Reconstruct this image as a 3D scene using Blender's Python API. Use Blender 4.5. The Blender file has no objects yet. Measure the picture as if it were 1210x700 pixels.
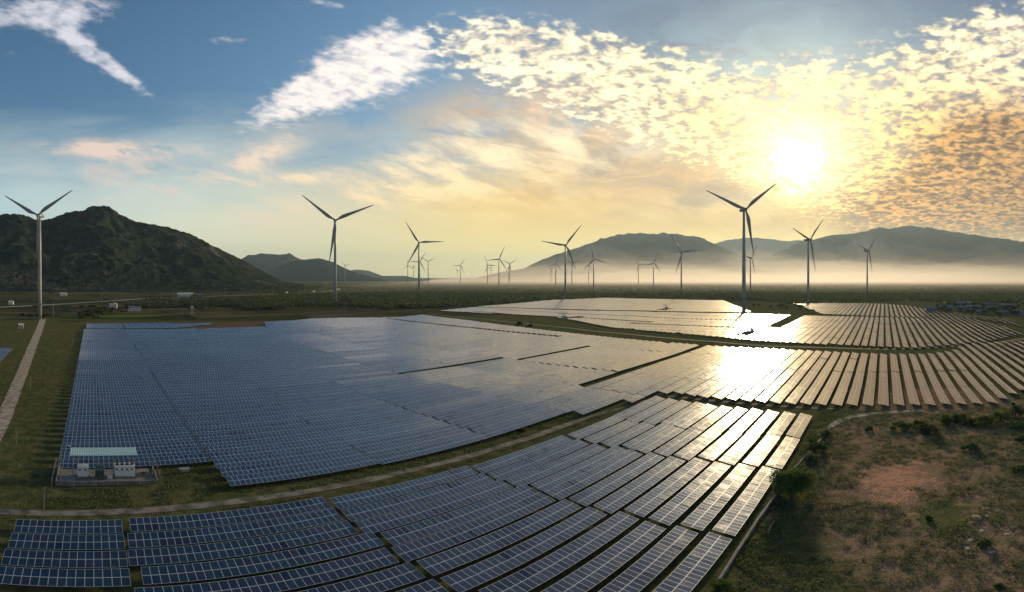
import bpy, bmesh, math, random
import numpy as np
from mathutils import Vector, Matrix, noise
R = math.radians
random.seed(7); rng = np.random.default_rng(11)
sc = bpy.context.scene
col = sc.collection

# ------------------------------------------------------------------ camera (a stitched panorama, so an equirectangular lens)
CAM_H = 40.0; FP = 595.0; HORIZON = 328.0; NORTH = 110.0
cam = bpy.data.cameras.new('camera'); co = bpy.data.objects.new('camera', cam); col.objects.link(co)
sc.camera = co
co.location = (0, 0, CAM_H)
co.rotation_euler = (R(90), 0, -(605.0 - NORTH)/FP)
cam.type = 'PANO'; cam.clip_start = 0.5; cam.clip_end = 90000
pt = cam if hasattr(cam, 'panorama_type') else cam.cycles
pt.panorama_type = 'EQUIRECTANGULAR'
pt.longitude_min = -605.0/FP; pt.longitude_max = 605.0/FP
pt.latitude_max = HORIZON/FP; pt.latitude_min = -(700.0 - HORIZON)/FP

SUN_AZ = (942 - NORTH)/FP; SUN_EL = (HORIZON - 192)/FP
SUN_DIR = Vector((math.sin(SUN_AZ)*math.cos(SUN_EL), math.cos(SUN_AZ)*math.cos(SUN_EL), math.sin(SUN_EL)))

# ------------------------------------------------------------------ tiny node language
class V:
    def __init__(s, nt, x): s.nt = nt; s.x = x
    def _b(s, o, op, rev=False):
        n = s.nt.nodes.new('ShaderNodeMath'); n.operation = op
        a, b = (o, s) if rev else (s, o)
        for k, q in enumerate((a, b)):
            if isinstance(q, V): s.nt.links.new(q.x, n.inputs[k])
            else: n.inputs[k].default_value = float(q)
        return V(s.nt, n.outputs[0])
    def __add__(s, o): return s._b(o, 'ADD')
    def __radd__(s, o): return s._b(o, 'ADD')
    def __sub__(s, o): return s._b(o, 'SUBTRACT')
    def __rsub__(s, o): return s._b(o, 'SUBTRACT', True)
    def __mul__(s, o): return s._b(o, 'MULTIPLY')
    def __rmul__(s, o): return s._b(o, 'MULTIPLY')
    def __truediv__(s, o): return s._b(o, 'DIVIDE')
    def mx(s, o): return s._b(o, 'MAXIMUM')
    def mn(s, o): return s._b(o, 'MINIMUM')
    def pw(s, o): return s._b(o, 'POWER')
    def fn(s, op): return s._b(0, op)
    def gt(s, o): return s._b(o, 'GREATER_THAN')
    def lt(s, o): return s._b(o, 'LESS_THAN')
    def clamp(s): return s.mx(0).mn(1)
    def sstep(s, a, b):
        n = s.nt.nodes.new('ShaderNodeMapRange'); n.interpolation_type = 'SMOOTHSTEP'
        s.nt.links.new(s.x, n.inputs[0]); lo, hi, t0, t1 = (a, b, 0, 1) if a < b else (b, a, 1, 0)
        for k, v in enumerate((lo, hi, t0, t1)): n.inputs[k+1].default_value = v
        return V(s.nt, n.outputs[0])
def sep(nt, vec):
    n = nt.nodes.new('ShaderNodeSeparateXYZ'); nt.links.new(vec, n.inputs[0]); return [V(nt, o) for o in n.outputs]
def comb(nt, *a):
    n = nt.nodes.new('ShaderNodeCombineXYZ')
    for k, q in enumerate(a):
        if isinstance(q, V): nt.links.new(q.x, n.inputs[k])
        else: n.inputs[k].default_value = float(q)
    return n.outputs[0]
def nse(nt, vec, scale, detail=4, rough=.5, dist=0, col_out=False):
    n = nt.nodes.new('ShaderNodeTexNoise'); n.inputs['Scale'].default_value = scale
    n.inputs['Detail'].default_value = detail; n.inputs['Roughness'].default_value = rough
    n.inputs['Distortion'].default_value = dist
    if vec is not None: nt.links.new(vec, n.inputs['Vector'])
    return V(nt, n.outputs[1] if col_out else n.outputs[0])
def setin(nt, sock, q):
    if isinstance(q, V): nt.links.new(q.x, sock)
    elif isinstance(q, bpy.types.NodeSocket): nt.links.new(q, sock)
    elif isinstance(q, (tuple, list)): sock.default_value = tuple(q) + ((1.0,) if len(q) == 3 else ())
    else: sock.default_value = q
def mixc(nt, f, a, b, mode='MIX'):
    n = nt.nodes.new('ShaderNodeMix'); n.data_type = 'RGBA'; n.blend_type = mode
    setin(nt, n.inputs[0], f); setin(nt, n.inputs[6], a); setin(nt, n.inputs[7], b)
    return n.outputs[2]

# ------------------------------------------------------------------ world: Nishita sky + procedural cloud cover, all by direction
w = bpy.data.worlds.new('World'); sc.world = w; w.use_nodes = True
nt = w.node_tree; nt.nodes.clear()
out = nt.nodes.new('ShaderNodeOutputWorld'); bg = nt.nodes.new('ShaderNodeBackground')
nt.links.new(bg.outputs[0], out.inputs[0])
sky = nt.nodes.new('ShaderNodeTexSky'); sky.sky_type = 'NISHITA'; sky.sun_disc = False
sky.sun_elevation = SUN_EL; sky.sun_rotation = SUN_AZ
sky.air_density = 1.0; sky.dust_density = 2.2; sky.ozone_density = 1.6; sky.altitude = 40
SKY_K = 0.08
tc = nt.nodes.new('ShaderNodeTexCoord')
D = tc.outputs['Generated']
dx, dy, dz = sep(nt, D)
az = dx._b(dy, 'ARCTAN2'); el = dz.fn('ARCSINE')
U = az*FP + NORTH; W = HORIZON - el*FP                       # angles in tenths of a degree or so
dot = nt.nodes.new('ShaderNodeVectorMath'); dot.operation = 'DOT_PRODUCT'
nt.links.new(D, dot.inputs[0]); dot.inputs[1].default_value = SUN_DIR
ang = V(nt, dot.outputs['Value']).mn(1).mx(-1).fn('ARCCOSINE')*57.2958      # degrees from the sun
wob = nse(nt, D, 6.0, 3)
def blob(cx, cy, sx, sy, rot=0, amt=0.0):
    c, s = math.cos(R(rot)), math.sin(R(rot))
    a = ((U-cx)*(c/sx) + (W-cy)*(s/sx)); b = ((U-cx)*(-s/sy) + (W-cy)*(c/sy))
    d = a*a + b*b
    if amt: d = d + (wob-.5)*amt
    return (d*-1.0).fn('EXPONENT')
# plane-projected cloud coordinates
inv = (dz.mx(0) + 0.16)
pv = comb(nt, dx/inv, dy/inv, 0.0)
# colour of the air: Nishita with warm glow
hor = (el*57.2958).mx(0)
base = mixc(nt, 1.0, sky.outputs[0], (SKY_K*.85, SKY_K*1.25, SKY_K*1.40), 'MULTIPLY')
def add(a, f, c): return mixc(nt, f, a, c, 'ADD')
def scr(a, f, c): return mixc(nt, f, a, c)
e1 = (ang*ang*(-1/ (12.0**2))).fn('EXPONENT'); e2 = (ang*ang*(-1/(26.0**2))).fn('EXPONENT')
side = U.sstep(60, 640)
s_w = nse(nt, comb(nt, U*.0035, W*.012, 0.0), 1.6, 5, .6, .6)
s_v = nse(nt, comb(nt, U*.0065, W*.016, 6.0), 1.3, 6, .62, .9)
# high grey-blue cloud sheet towards the top right, pale yellow low air, pale mint on the left
base = scr(base, (U.sstep(420, 800)*.72*(.7+s_v*.6)).clamp(), (.135,.145,.205))
base = scr(base, ((W + (s_w-.5)*170).sstep(110, 275)*(.10+.90*side)).mn(.96), mixc(nt, W.sstep(200, 325), (.90,.53,.15), (1.08,.82,.24)))
base = scr(base, (W+(s_w-.5)*120).sstep(110, 260)*(1-U.sstep(160, 640))*.85, mixc(nt, W.sstep(170,300)*U.sstep(-60,300), (.55,.70,.68), (1.0,.92,.60)))
base = add(base, e2*W.sstep(40,200)*.16, (1.0,.50,.08))
base = add(base, e1*.26, (1.1,.60,.08))
# brown-gold veils
vn = nse(nt, comb(nt, U*.006+W*.003, W*.012, 3.0), 1.5, 7, .62, .35)
v1 = ((blob(720,185,150,66,15,1.2)*1.1 + blob(820,232,130,20,4,1.2)*.9 + blob(560,150,90,40,-10,1.2)*.6)*vn.sstep(.34,.58)).clamp()
base = scr(base, v1*.78, mixc(nt, s_v.sstep(.4,.6), (.46,.34,.24), (.80,.50,.24)))
v2 = ((blob(1170,235,200,62,0,1.2)*1.25 + blob(1040,262,280,18,0,1.0)*.8)*(.5+.5*vn.sstep(.34,.60))).clamp()
base = scr(base, v2*.85, mixc(nt, vn.sstep(.42,.62), (.30,.20,.135), (.62,.38,.18)))
# cirrus
cn = nse(nt, comb(nt, U*.009+W*.006, W*.034-U*.009, 1.0), 1.2, 8, .64, .25)
cir = ((blob(640,200,140,50,-14,1.5)*1.1 + blob(520,190,130,32,-20,1.5)*1.1 + blob(830,250,130,16,3,1.5)*.7 + blob(140,177,80,10,2,1.2)*1.5 + blob(300,190,60,16,-25,1.5)*1.1
       + blob(350,211,60,7,-4,1)*1.3 + blob(180,212,110,24,4,1.5)*.9 + blob(420,240,120,20,-8,1.5)*.8)*cn.sstep(.36,.66)).clamp()
base = scr(base, cir*.9, mixc(nt, U.sstep(150,600), (.90,.66,.52), mixc(nt, W.sstep(150,260), (1.25,.98,.62), (1.15,.84,.36))))
wv = ((blob(640,150,60,46,70,1.5) + blob(770,160,60,36,60,1.5))*nse(nt, comb(nt, U*.02-W*.004, W*.006, 4.0), 1.2, 6, .6, .3).sstep(.4,.65)).clamp()
base = scr(base, wv*.65, (.95,.66,.42))
# ripple (altocumulus) clouds
r1 = nse(nt, pv, 17.0, 2, .5, .25)
r1b = nse(nt, pv, 36.0, 2, .5, .1)
r5 = nse(nt, pv, 6.0, 3, .5, .5)
r2 = nse(nt, pv, 3.2, 3, .55)
r3 = nse(nt, comb(nt, U*.016+W*.012, W*.075-U*.030, 2.0), 1.0, 8, .68, .3)
r4 = nse(nt, comb(nt, U*.020, W*.030, 7.0), 1.0, 6, .65, .4)
rr_ = r1*.66 + r1b*.34
band = (blob(610,62,110,30,8,.8)*1.0 + blob(690,90,110,40,12,.8)*.9 + blob(800,120,140,40,18,.8)*1.15 + blob(960,150,150,56,5,.8)*1.25 + blob(1130,130,140,70,-10,.8)*1.3
        + blob(1190,60,90,40,-25,.8)*1.0 + blob(1260,180,160,110,0,.5)*1.2 + blob(1100,225,120,40,0,.8)*.9)
bm = ((rr_*2.5 + r2*.4 + r5*.5 + band.mn(.85)*.62)).sstep(1.80, 2.34)*band.sstep(.10,.42)
shade = ((blob(1175,200,170,78,0,1.0)*1.5 + blob(1080,250,260,34,0,1)*1.15 + blob(860,150,70,22,20,1)*.4 + blob(960,130,90,16,10,1)*.35)*(1-e1*.8)).clamp()
base = scr(base, (band.sstep(.3,.9)*(.18+.22*W.sstep(60,140)+.60*shade)*(1-e1*.5)).clamp(), mixc(nt, shade, (.36,.29,.24), (.15,.10,.07)))
ccol = mixc(nt, shade, mixc(nt, e2*.9, (1.28,1.10,.80), (1.25,.88,.38)), (.66,.36,.13))
edge = (rr_*.7 + r5*.3).sstep(.42,.60)
ccol = mixc(nt, 1.0, ccol, comb(nt, 1+e1*.5+e2*.9, 1+e1*.3+e2*.75, 1+e2*.35), 'MULTIPLY')
ccol = mixc(nt, edge*.8+.2, mixc(nt, shade, (.66,.53,.40), (.24,.155,.10)), ccol)
base = scr(base, bm*.92, ccol)
wis = (blob(458,68,66,42,-14,.7)*1.0 + blob(400,98,80,36,-20,.7)*.8 + blob(335,125,70,20,-24,.7)*.75 + blob(45,14,95,24,-3,.8)*.95 + blob(95,52,50,13,38,.8)*.9 + blob(140,85,52,9,36,.8)*.85 + blob(268,48,30,9,-5,.8)*.45 + blob(375,3,60,8,0,.8)*.5
       + blob(20,62,40,8,0,.8)*.35)
wd = wis.mn(.95) + (r3-.5)*1.25 + (r4-.5)*.9 + (r1-.5)*.5
wm = (wd*.85 + (rr_-.5)*.8).sstep(.22,1.02)*wis.sstep(.02,.55)
base = scr(base, wm*.95, mixc(nt, U.sstep(100,460), (.74,.70,.72), (1.18,.99,.84)))
# the sun itself, burning through thin cloud
ag1 = ang*(nse(nt, pv, 9.0, 3, .6)*2.6-.45 + r4*.4).mx(.35); core = (ag1*ag1*(-1/(1.1**2))).fn('EXPONENT'); ag2 = ang*(.55 + r4*.55 + r5*.5); halo = (ag2*ag2*(-1/(4.4**2))).fn('EXPONENT')
base = add(base, halo*(rr_*.8+r5*.8-.32).mx(.03)*1.0, (1.5,1.05,.36))
base = add(base, core, (50,38,18))
puf = (rr_*.6 + r5*.4 + r4*.35).sstep(.50,.82); h2 = ((ang*(-1/2.0)).fn('EXPONENT'))
base = add(base, h2*(puf*2.2+.1), (1.3,1.0,.5))
zen = 1.0 - (el*57.2958).sstep(28, 60)*.62
base = mixc(nt, 1.0, base, comb(nt, zen*.88, zen*.92, zen*.97), 'MULTIPLY')
# below the horizon: dim ground bounce
base = scr(base, (dz*-1).sstep(.0,.03), (.10,.10,.09))
nt.links.new(base, bg.inputs[0]); bg.inputs[1].default_value = 1.0
w.cycles.sampling_method = 'MANUAL'; w.cycles.sample_map_resolution = 1024

sun = bpy.data.lights.new('sun', 'SUN'); so = bpy.data.objects.new('sun', sun); col.objects.link(so)
sun.energy = 3.4; sun.angle = R(5.0); sun.color = (1.0, .78, .48)
so.rotation_euler = SUN_DIR.to_track_quat('Z', 'Y').to_euler()
sc.view_settings.view_transform = 'Standard'; sc.view_settings.look = 'None'
sc.view_settings.exposure = 0.3; sc.view_settings.gamma = 1.0; sc.view_settings.use_curve_mapping = False
sc.render.engine = 'CYCLES'
sc.cycles.max_bounces = 6; sc.cycles.diffuse_bounces = 2; sc.cycles.glossy_bounces = 3
sc.cycles.transparent_max_bounces = 12; sc.cycles.volume_bounces = 0
sc.cycles.sample_clamp_indirect = 4

# ------------------------------------------------------------------ helpers
def g(x, y, z=0.0):                                           # bearing and dip on the survey sheet -> a place on the ground
    r = (CAM_H - z)/math.tan((y - HORIZON)/FP); a = (x - NORTH)/FP
    return r*math.sin(a), r*math.cos(a)
def bear(x): return (x - NORTH)/FP
def polar(x, r): return r*math.sin(bear(x)), r*math.cos(bear(x))
def vis(E, N, z=0, m=6):
    a = math.atan2(E, N)*FP + NORTH; d = math.hypot(E, N)
    y = HORIZON + math.atan2(CAM_H - z, d)*FP
    return -m < a < 1210 + m and y < 700 + m
def und(E, N):                                                # gentle swell of the plain
    d = math.hypot(E, N)
    k = max(0.0, 1 - d/1500.0)
    return k*(1.5*noise.noise(Vector((E/120.0, N/120.0, 3.1))) + .5*noise.noise(Vector((E/45.0, N/45.0, 9.7)))) if k > 0 else 0.0

def mat(name, base=(.5,.5,.5), rough=.7, metal=0.0, spec=.5):
    m = bpy.data.materials.new(name); m.use_nodes = True
    b = m.node_tree.nodes['Principled BSDF']
    b.inputs['Base Color'].default_value = (*base, 1); b.inputs['Roughness'].default_value = rough
    b.inputs['Metallic'].default_value = metal; b.inputs['Specular IOR Level'].default_value = spec
    return m
def bsdf(m): return m.node_tree.nodes['Principled BSDF']
def noisy(name, c1, c2, scale=1.0, rough=.8, metal=0.0, detail=5, obj=True, lo=.35, hi=.65, bump=0.0):
    m = mat(name, c1, rough, metal); nt = m.node_tree
    t = nt.nodes.new('ShaderNodeTexCoord')
    n = nse(nt, t.outputs['Object'], scale, detail, .6)
    c = mixc(nt, n.sstep(lo, hi), c1, c2)
    nt.links.new(c, bsdf(m).inputs['Base Color'])
    if bump:
        bp = nt.nodes.new('ShaderNodeBump'); bp.inputs['Strength'].default_value = bump; bp.inputs['Distance'].default_value = .1
        nt.links.new(n.x, bp.inputs['Height']); nt.links.new(bp.outputs[0], bsdf(m).inputs['Normal'])
    return m

def mesh(name, verts, faces, mats, uvs=None, smooth=False, mi=None):
    me = bpy.data.meshes.new(name)
    me.from_pydata([tuple(v) for v in verts], [], [tuple(f) for f in faces])
    for m in (mats if isinstance(mats, (list, tuple)) else [mats]): me.materials.append(m)
    if uvs is not None:
        ul = me.uv_layers.new(name='UVMap'); ul.data.foreach_set('uv', np.asarray(uvs, dtype=np.float32).ravel())
    if mi is not None: me.polygons.foreach_set('material_index', mi)
    if smooth: me.polygons.foreach_set('use_smooth', [True]*len(me.polygons))
    me.update(); return me
def link(name, me, parent=None, loc=None, rot=None):
    o = bpy.data.objects.new(name, me); col.objects.link(o)
    if parent is not None: o.parent = parent
    if loc is not None: o.location = loc
    if rot is not None: o.rotation_euler = rot
    return o
def tag(o, label=None, cat=None, group=None, kind=None):
    if label: o['label'] = label
    if cat: o['category'] = cat
    if group: o['group'] = group
    if kind: o['kind'] = kind
    return o
def empty(name, loc=(0,0,0), rz=0, label=None, cat=None, group=None):
    o = bpy.data.objects.new(name, None); o.empty_display_size = .5; col.objects.link(o)
    o.location = loc; o.rotation_euler = (0, 0, rz); return tag(o, label, cat, group)

class MB:
    def __init__(s): s.v = []; s.f = []; s.m = []
    def box(s, c, d, rot=None, mi=0):
        h = [x/2 for x in d]; b = len(s.v)
        for k in range(8):
            p = Vector(((1 if k & 1 else -1)*h[0], (1 if k & 2 else -1)*h[1], (1 if k & 4 else -1)*h[2]))
            if rot is not None: p = rot @ p
            s.v.append(Vector(c) + p)
        for q in ((0,2,3,1),(4,5,7,6),(0,1,5,4),(2,6,7,3),(0,4,6,2),(1,3,7,5)): s.f.append([b+i for i in q]); s.m.append(mi)
        return s
    def tube(s, pts, rad, n=8, mi=0, cap=True):
        pts = [Vector(p) for p in pts]; rad = rad if isinstance(rad, (list, tuple)) else [rad]*len(pts); b0 = len(s.v)
        for i, p in enumerate(pts):
            t = (pts[min(i+1, len(pts)-1)] - pts[max(i-1, 0)]).normalized()
            u = t.cross(Vector((0,1,0)) if abs(t.y) < .9 else Vector((1,0,0))).normalized(); q = t.cross(u)
            for k in range(n):
                a = 2*math.pi*k/n; s.v.append(p + (u*math.cos(a) + q*math.sin(a))*rad[i])
        for i in range(len(pts)-1):
            for k in range(n):
                a = b0+i*n+k; b = b0+i*n+(k+1) % n; s.f.append([a, b, b+n, a+n]); s.m.append(mi)
        if cap:
            s.f.append([b0+k for k in range(n)][::-1]); s.m.append(mi)
            e = b0+(len(pts)-1)*n; s.f.append([e+k for k in range(n)]); s.m.append(mi)
        return s
    def build(s, name, mats, parent=None, loc=None, smooth=False, rot=None):
        return link(name, mesh(name, s.v, s.f, mats, mi=s.m, smooth=smooth), parent, loc, rot)

# ------------------------------------------------------------------ materials
def ground_mat():
    m = mat('ground_cover', rough=1.0, spec=.0); nt = m.node_tree
    geo = nt.nodes.new('ShaderNodeNewGeometry'); P = geo.outputs['Position']
    x, y, z = sep(nt, P)
    p2 = comb(nt, x, y, 0.0)
    n1 = nse(nt, p2, .035, 6, .62); n2 = nse(nt, p2, .35, 5, .65); n3 = nse(nt, p2, .012, 4, .5); n4 = nse(nt, p2, 2.2, 3, .6)
    grass = mixc(nt, n2.sstep(.35,.68), (.068,.084,.034), (.145,.138,.066))
    dry = mixc(nt, n4.sstep(.3,.7), (.12,.105,.06), (.18,.15,.09))
    c = mixc(nt, n1.sstep(.50,.70)*.6, grass, dry)
    # scrubland on the right foreground
    sm = ((x-112)*(x-112)*(1/70.0**2) + (y+18)*(y+18)*(1/33.0**2) + (n1-.5)*.5).sstep(1.15, .85)
    scrub = mixc(nt, n2.sstep(.42,.62), (.15,.135,.075), (.31,.215,.14))
    scrub = mixc(nt, n4.sstep(.46,.66)*.8, scrub, (.33,.24,.17))
    rd = (((x-94)*(x-94)*(1/12.0**2) + (y+4)*(y+4)*(1/7.0**2)) + (n2-.5)*9 + (n1-.5)*5 + (n4-.5)*6).sstep(1.0,.45)*.85
    scrub = mixc(nt, rd, scrub, (.62,.33,.22))
    gp = (((x-78)*(x-78)*(1/9.0**2) + (y+9)*(y+9)*(1/5.0**2)) + (n2-.5)*4).sstep(1.0,.5)
    scrub = mixc(nt, gp*.6, scrub, (.07,.11,.03))
    pp = (((x-88)*(x-88)*(1/12.0**2) + (y+23)*(y+23)*(1/7.0**2)) + (n2-.5)*3).sstep(1.0,.3)
    scrub = mixc(nt, pp*.6, scrub, (.17,.16,.10))
    wp = (((x-72)*(x-72)*(1/5.0**2) + (y+17)*(y+17)*(1/5.0**2)) + (n4-.5)*6 + (n2-.5)*5).sstep(-.2,-.6)
    scrub = mixc(nt, wp, scrub, (.42,.38,.32))
    c = mixc(nt, sm, c, scrub)
    # dry brown ground round the pond-side bank behind the big field
    bm_ = (((x-150)*(x-150)*(1/110.0**2) + (y-415)*(y-415)*(1/30.0**2)) + (n1-.5)*1.5).sstep(1.1,.6)
    c = mixc(nt, bm_, c, mixc(nt, n2.sstep(.3,.7), (.12,.09,.065), (.17,.13,.09)))
    # farmland beyond: strips of fields
    vor = nt.nodes.new('ShaderNodeTexBrick'); vor.inputs['Scale'].default_value = 1.0
    nt.links.new(comb(nt, x*.009 + y*.0016 + n3*.5, y*.016 - x*.002 + n3*.6, 0.0), vor.inputs['Vector'])
    vor.inputs['Color1'].default_value = (.045,.060,.030,1); vor.inputs['Color2'].default_value = (.15,.115,.078,1)
    vor.inputs['Mortar'].default_value = (.035,.05,.025,1); vor.inputs['Mortar Size'].default_value = .05
    vor.inputs['Brick Width'].default_value = 1.9; vor.inputs['Row Height'].default_value = .7
    far = mixc(nt, (n1*.6+n3*.6).sstep(.5,.72)*.6, vor.outputs['Color'], (.040,.052,.024))
    r_ = (x*x + y*y).fn('SQRT')
    wood = nse(nt, p2, .0042, 5, .6)
    far = mixc(nt, wood.sstep(.47,.56)*r_.sstep(700,1500)*.8, far, (.030,.042,.022))
    far = mixc(nt, ((n3*.5+n1*.5).sstep(.44,.56))*r_.sstep(900,1500)*(1-r_.sstep(5000,9000)*.5)*.75, far, (.15,.16,.065))
    fm = ((x*.28 + y*.96) + (n1-.5)*40).sstep(452, 480)
    f2 = ((x + y*.5) + (n1-.5)*60).sstep(830, 1000)
    c = mixc(nt, fm.mx(f2), c, far)
    bf = (((x-20)*(x-20)*(1/55.0**2) + (y-524)*(y-524)*(1/20.0**2))).sstep(1.1,.9)*n2.sstep(.2,.35)
    c = mixc(nt, bf*.9, c, (.085,.17,.03))
    nt.links.new(c, bsdf(m).inputs['Base Color'])
    bp = nt.nodes.new('ShaderNodeBump'); bp.inputs['Strength'].default_value = .7; bp.inputs['Distance'].default_value = .5
    hgt = n2 + n4*.5
    nt.links.new(hgt.x, bp.inputs['Height']); nt.links.new(bp.outputs[0], bsdf(m).inputs['Normal'])
    return m
M_ground = ground_mat()

def panel_mat():
    m = mat('solar_glass', rough=.1); nt = m.node_tree; b = bsdf(m)
    uv = nt.nodes.new('ShaderNodeUVMap'); uv.uv_map = 'UVMap'
    u, v, _ = sep(nt, uv.outputs[0])
    fu = u.fn('FRACT'); fv = v.fn('FRACT')
    du = (fu-.5).fn('ABSOLUTE'); dv = (fv-.5).fn('ABSOLUTE')
    line = du.gt(.474).mx(dv.gt(.478))
    wn = nt.nodes.new('ShaderNodeTexWhiteNoise'); wn.noise_dimensions = '3D'
    oi = nt.nodes.new('ShaderNodeObjectInfo')
    nt.links.new(comb(nt, u.fn('FLOOR'), v.fn('FLOOR'), V(nt, oi.outputs['Random'])*97.0), wn.inputs['Vector'])
    rnd = V(nt, wn.outputs['Value'])
    cell = mixc(nt, rnd, (.003,.012,.036), (.009,.028,.075))
    # cell seams, 6 x 10 per module
    su = ((u*6.0).fn('FRACT')-.5).fn('ABSOLUTE').gt(.475); sv = ((v*10.0).fn('FRACT')-.5).fn('ABSOLUTE').gt(.475)
    cell = mixc(nt, su.mx(sv)*.10, cell, (.16,.18,.22))
    c = mixc(nt, line, cell, (.80,.84,.88))
    nt.links.new(c, b.inputs['Base Color'])
    dirt = nse(nt, comb(nt, u, v, V(nt, oi.outputs['Random'])*31.0), .5, 4, .6)
    rg = (rnd*.05 + .13 + dirt.sstep(.45,.8)*.10)*(1-line) + line*.42
    nt.links.new(rg.x, b.inputs['Roughness'])
    b.inputs['IOR'].default_value = 2.0
    pat = nse(nt, comb(nt, (u*.25).fn('FLOOR')*.9, v.fn('FLOOR')*1.7, V(nt, oi.outputs['Random'])*53.0), 1.0, 2, .6)
    sp = (.95 + (rnd.gt(.95))*-.35 - pat.gt(.60)*(rnd.gt(.35))*.38)
    nt.links.new(sp.x, b.inputs['Specular IOR Level'])
    return m
M_panel = panel_mat()
M_alu = mat('galvanised_steel', (.36,.37,.38), .45, .8)
M_back = mat('module_backsheet', (.22,.22,.23), .6)

# ------------------------------------------------------------------ ground: one sheet to the horizon
def axis(lim, fine0, fine1, step):
    a = list(np.arange(fine0, fine1+.1, step)); s = step; x = fine1
    while x < lim: s *= 1.35; x += s; a.append(x)
    s = step; x = fine0
    while x > -lim: s *= 1.35; x -= s; a.insert(0, x)
    return a
xs = axis(42000, -140, 900, 6.0); ys = axis(42000, -170, 640, 6.0)
gv = [(x, y, und(x, y)) for y in ys for x in xs]; nx = len(xs)
gf = [(j*nx+i, j*nx+i+1, (j+1)*nx+i+1, (j+1)*nx+i) for j in range(len(ys)-1) for i in range(nx-1)]
tag(link('ground', mesh('ground', gv, gf, M_ground, smooth=True)), kind='structure')

def ribbon(name, pts, width, m, dz=.07, step=4.0, kind='structure', jitter=0.0):
    if jitter: step = 1.2
    P = [Vector((p[0], p[1])) for p in pts]; L = []
    for a, b in zip(P[:-1], P[1:]):
        n = max(1, int((b-a).length/step)); L += [a.lerp(b, k/n) for k in range(n)]
    L.append(P[-1])
    for _ in range(4): L = [L[0]] + [(L[i-1]+L[i]*2+L[i+1])/4 for i in range(1, len(L)-1)] + [L[-1]]
    vs, fs = [], []; K = 5
    for i, p in enumerate(L):
        t = (L[min(i+1, len(L)-1)] - L[max(i-1, 0)]).normalized(); q = Vector((-t.y, t.x))
        wd = width[0] + (width[1]-width[0])*i/(len(L)-1) if isinstance(width, tuple) else width
        for k in range(K):
            o = (k/(K-1)-.5)*wd
            if jitter and k in (0, K-1): o *= 1 + jitter*noise.noise(Vector((p.x*.09, p.y*.09, k*3.0)))
            c = p + q*o
            vs.append((c.x, c.y, und(c.x, c.y) + dz))
    for i in range(len(L)-1):
        for k in range(K-1): a = i*K+k; fs.append((a, a+K, a+K+1, a+1))
    return tag(link(name, mesh(name, vs, fs, m, smooth=True)), kind=kind)
M_gravel = noisy('gravel', (.20,.18,.155), (.34,.31,.27), .8, .95, bump=.5)
M_gravel2 = noisy('grey_gravel', (.075,.07,.045), (.25,.23,.20), .35, .95, bump=.5)
M_dirt = noisy('dirt_road', (.22,.175,.13), (.46,.40,.33), .5, .95, bump=.3)
M_track = noisy('worn_track', (.055,.055,.032), (.12,.11,.075), .4, .95, lo=.3, hi=.7)
M_tar = noisy('asphalt', (.26,.25,.24), (.36,.34,.32), .2, .8)
M_conc = noisy('concrete', (.14,.145,.15), (.24,.235,.225), .9, .85, bump=.2)
ribbon('dirt_road', [g(-36,580), g(-14,526), g(0,500), g(9.5,480), g(26.5,440), g(39,408), g(47,388), g(50.5,377.5)], (4.3,6.0), M_dirt, jitter=.12)
ribbon('gravel_track', [(-40,77.4), (-10,78.0), (25,79.0), (60,79.3), (95,78.6), (112,78.0)], 2.3, M_gravel2, jitter=.35)
ribbon('gravel_track', [(112,78.0), (135,75.6), (152,70.5), (151.5,40), (150,14)], 2.0, M_track, .09, jitter=.5)
ribbon('gravel_track', [g(965,512), g(985,500), g(1005,491), g(1040,487), g(1090,484)], (2.2,3.0), M_gravel, .11, jitter=.4)
ribbon('perimeter_track', [(338,430), (332,330), (318,225), (300,140), (284,70), (280,0), (292,-60), (330,-115)], 3.5, M_track, .08, jitter=.4)
ribbon('highway', [g(-60,367), g(0,363.5), g(90,358.5), g(180,352.8), g(260,350), (430,1109), (560,1190), (742,1401), (900,1700)], 13, M_tar, .25, 20)

# ------------------------------------------------------------------ mountains
def M_hillmat(name, c1, c2, rock, rk=.66, sc_=.02):
    m = mat(name, c1, 1.0, spec=.0); nt = m.node_tree
    geo = nt.nodes.new('ShaderNodeNewGeometry'); P = geo.outputs['Position']
    a = nse(nt, P, sc_, 6, .65); b2 = nse(nt, P, sc_*.22, 5, .6); c = nse(nt, P, sc_*2.6, 5, .7)
    cc = mixc(nt, a.sstep(.38,.62), c1, c2)
    cc = mixc(nt, (b2*.55 + c*.45).sstep(rk-.06, rk), cc, rock)
    nt.links.new(cc, bsdf(m).inputs['Base Color'])
    bp = nt.nodes.new('ShaderNodeBump'); bp.inputs['Strength'].default_value = 1.0; bp.inputs['Distance'].default_value = 8
    d = nse(nt, P, sc_*7, 3, .7)
    cc2 = mixc(nt, (d*.7+c*.3).sstep(.40,.58)*.75, cc, tuple(q*.45 for q in c1))
    nt.links.new(cc2, bsdf(m).inputs['Base Color'])
    hh = a + c*.6 + d*.25
    nt.links.new(hh.x, bp.inputs['Height']); nt.links.new(bp.outputs[0], bsdf(m).inputs['Normal'])
    return m
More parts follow.
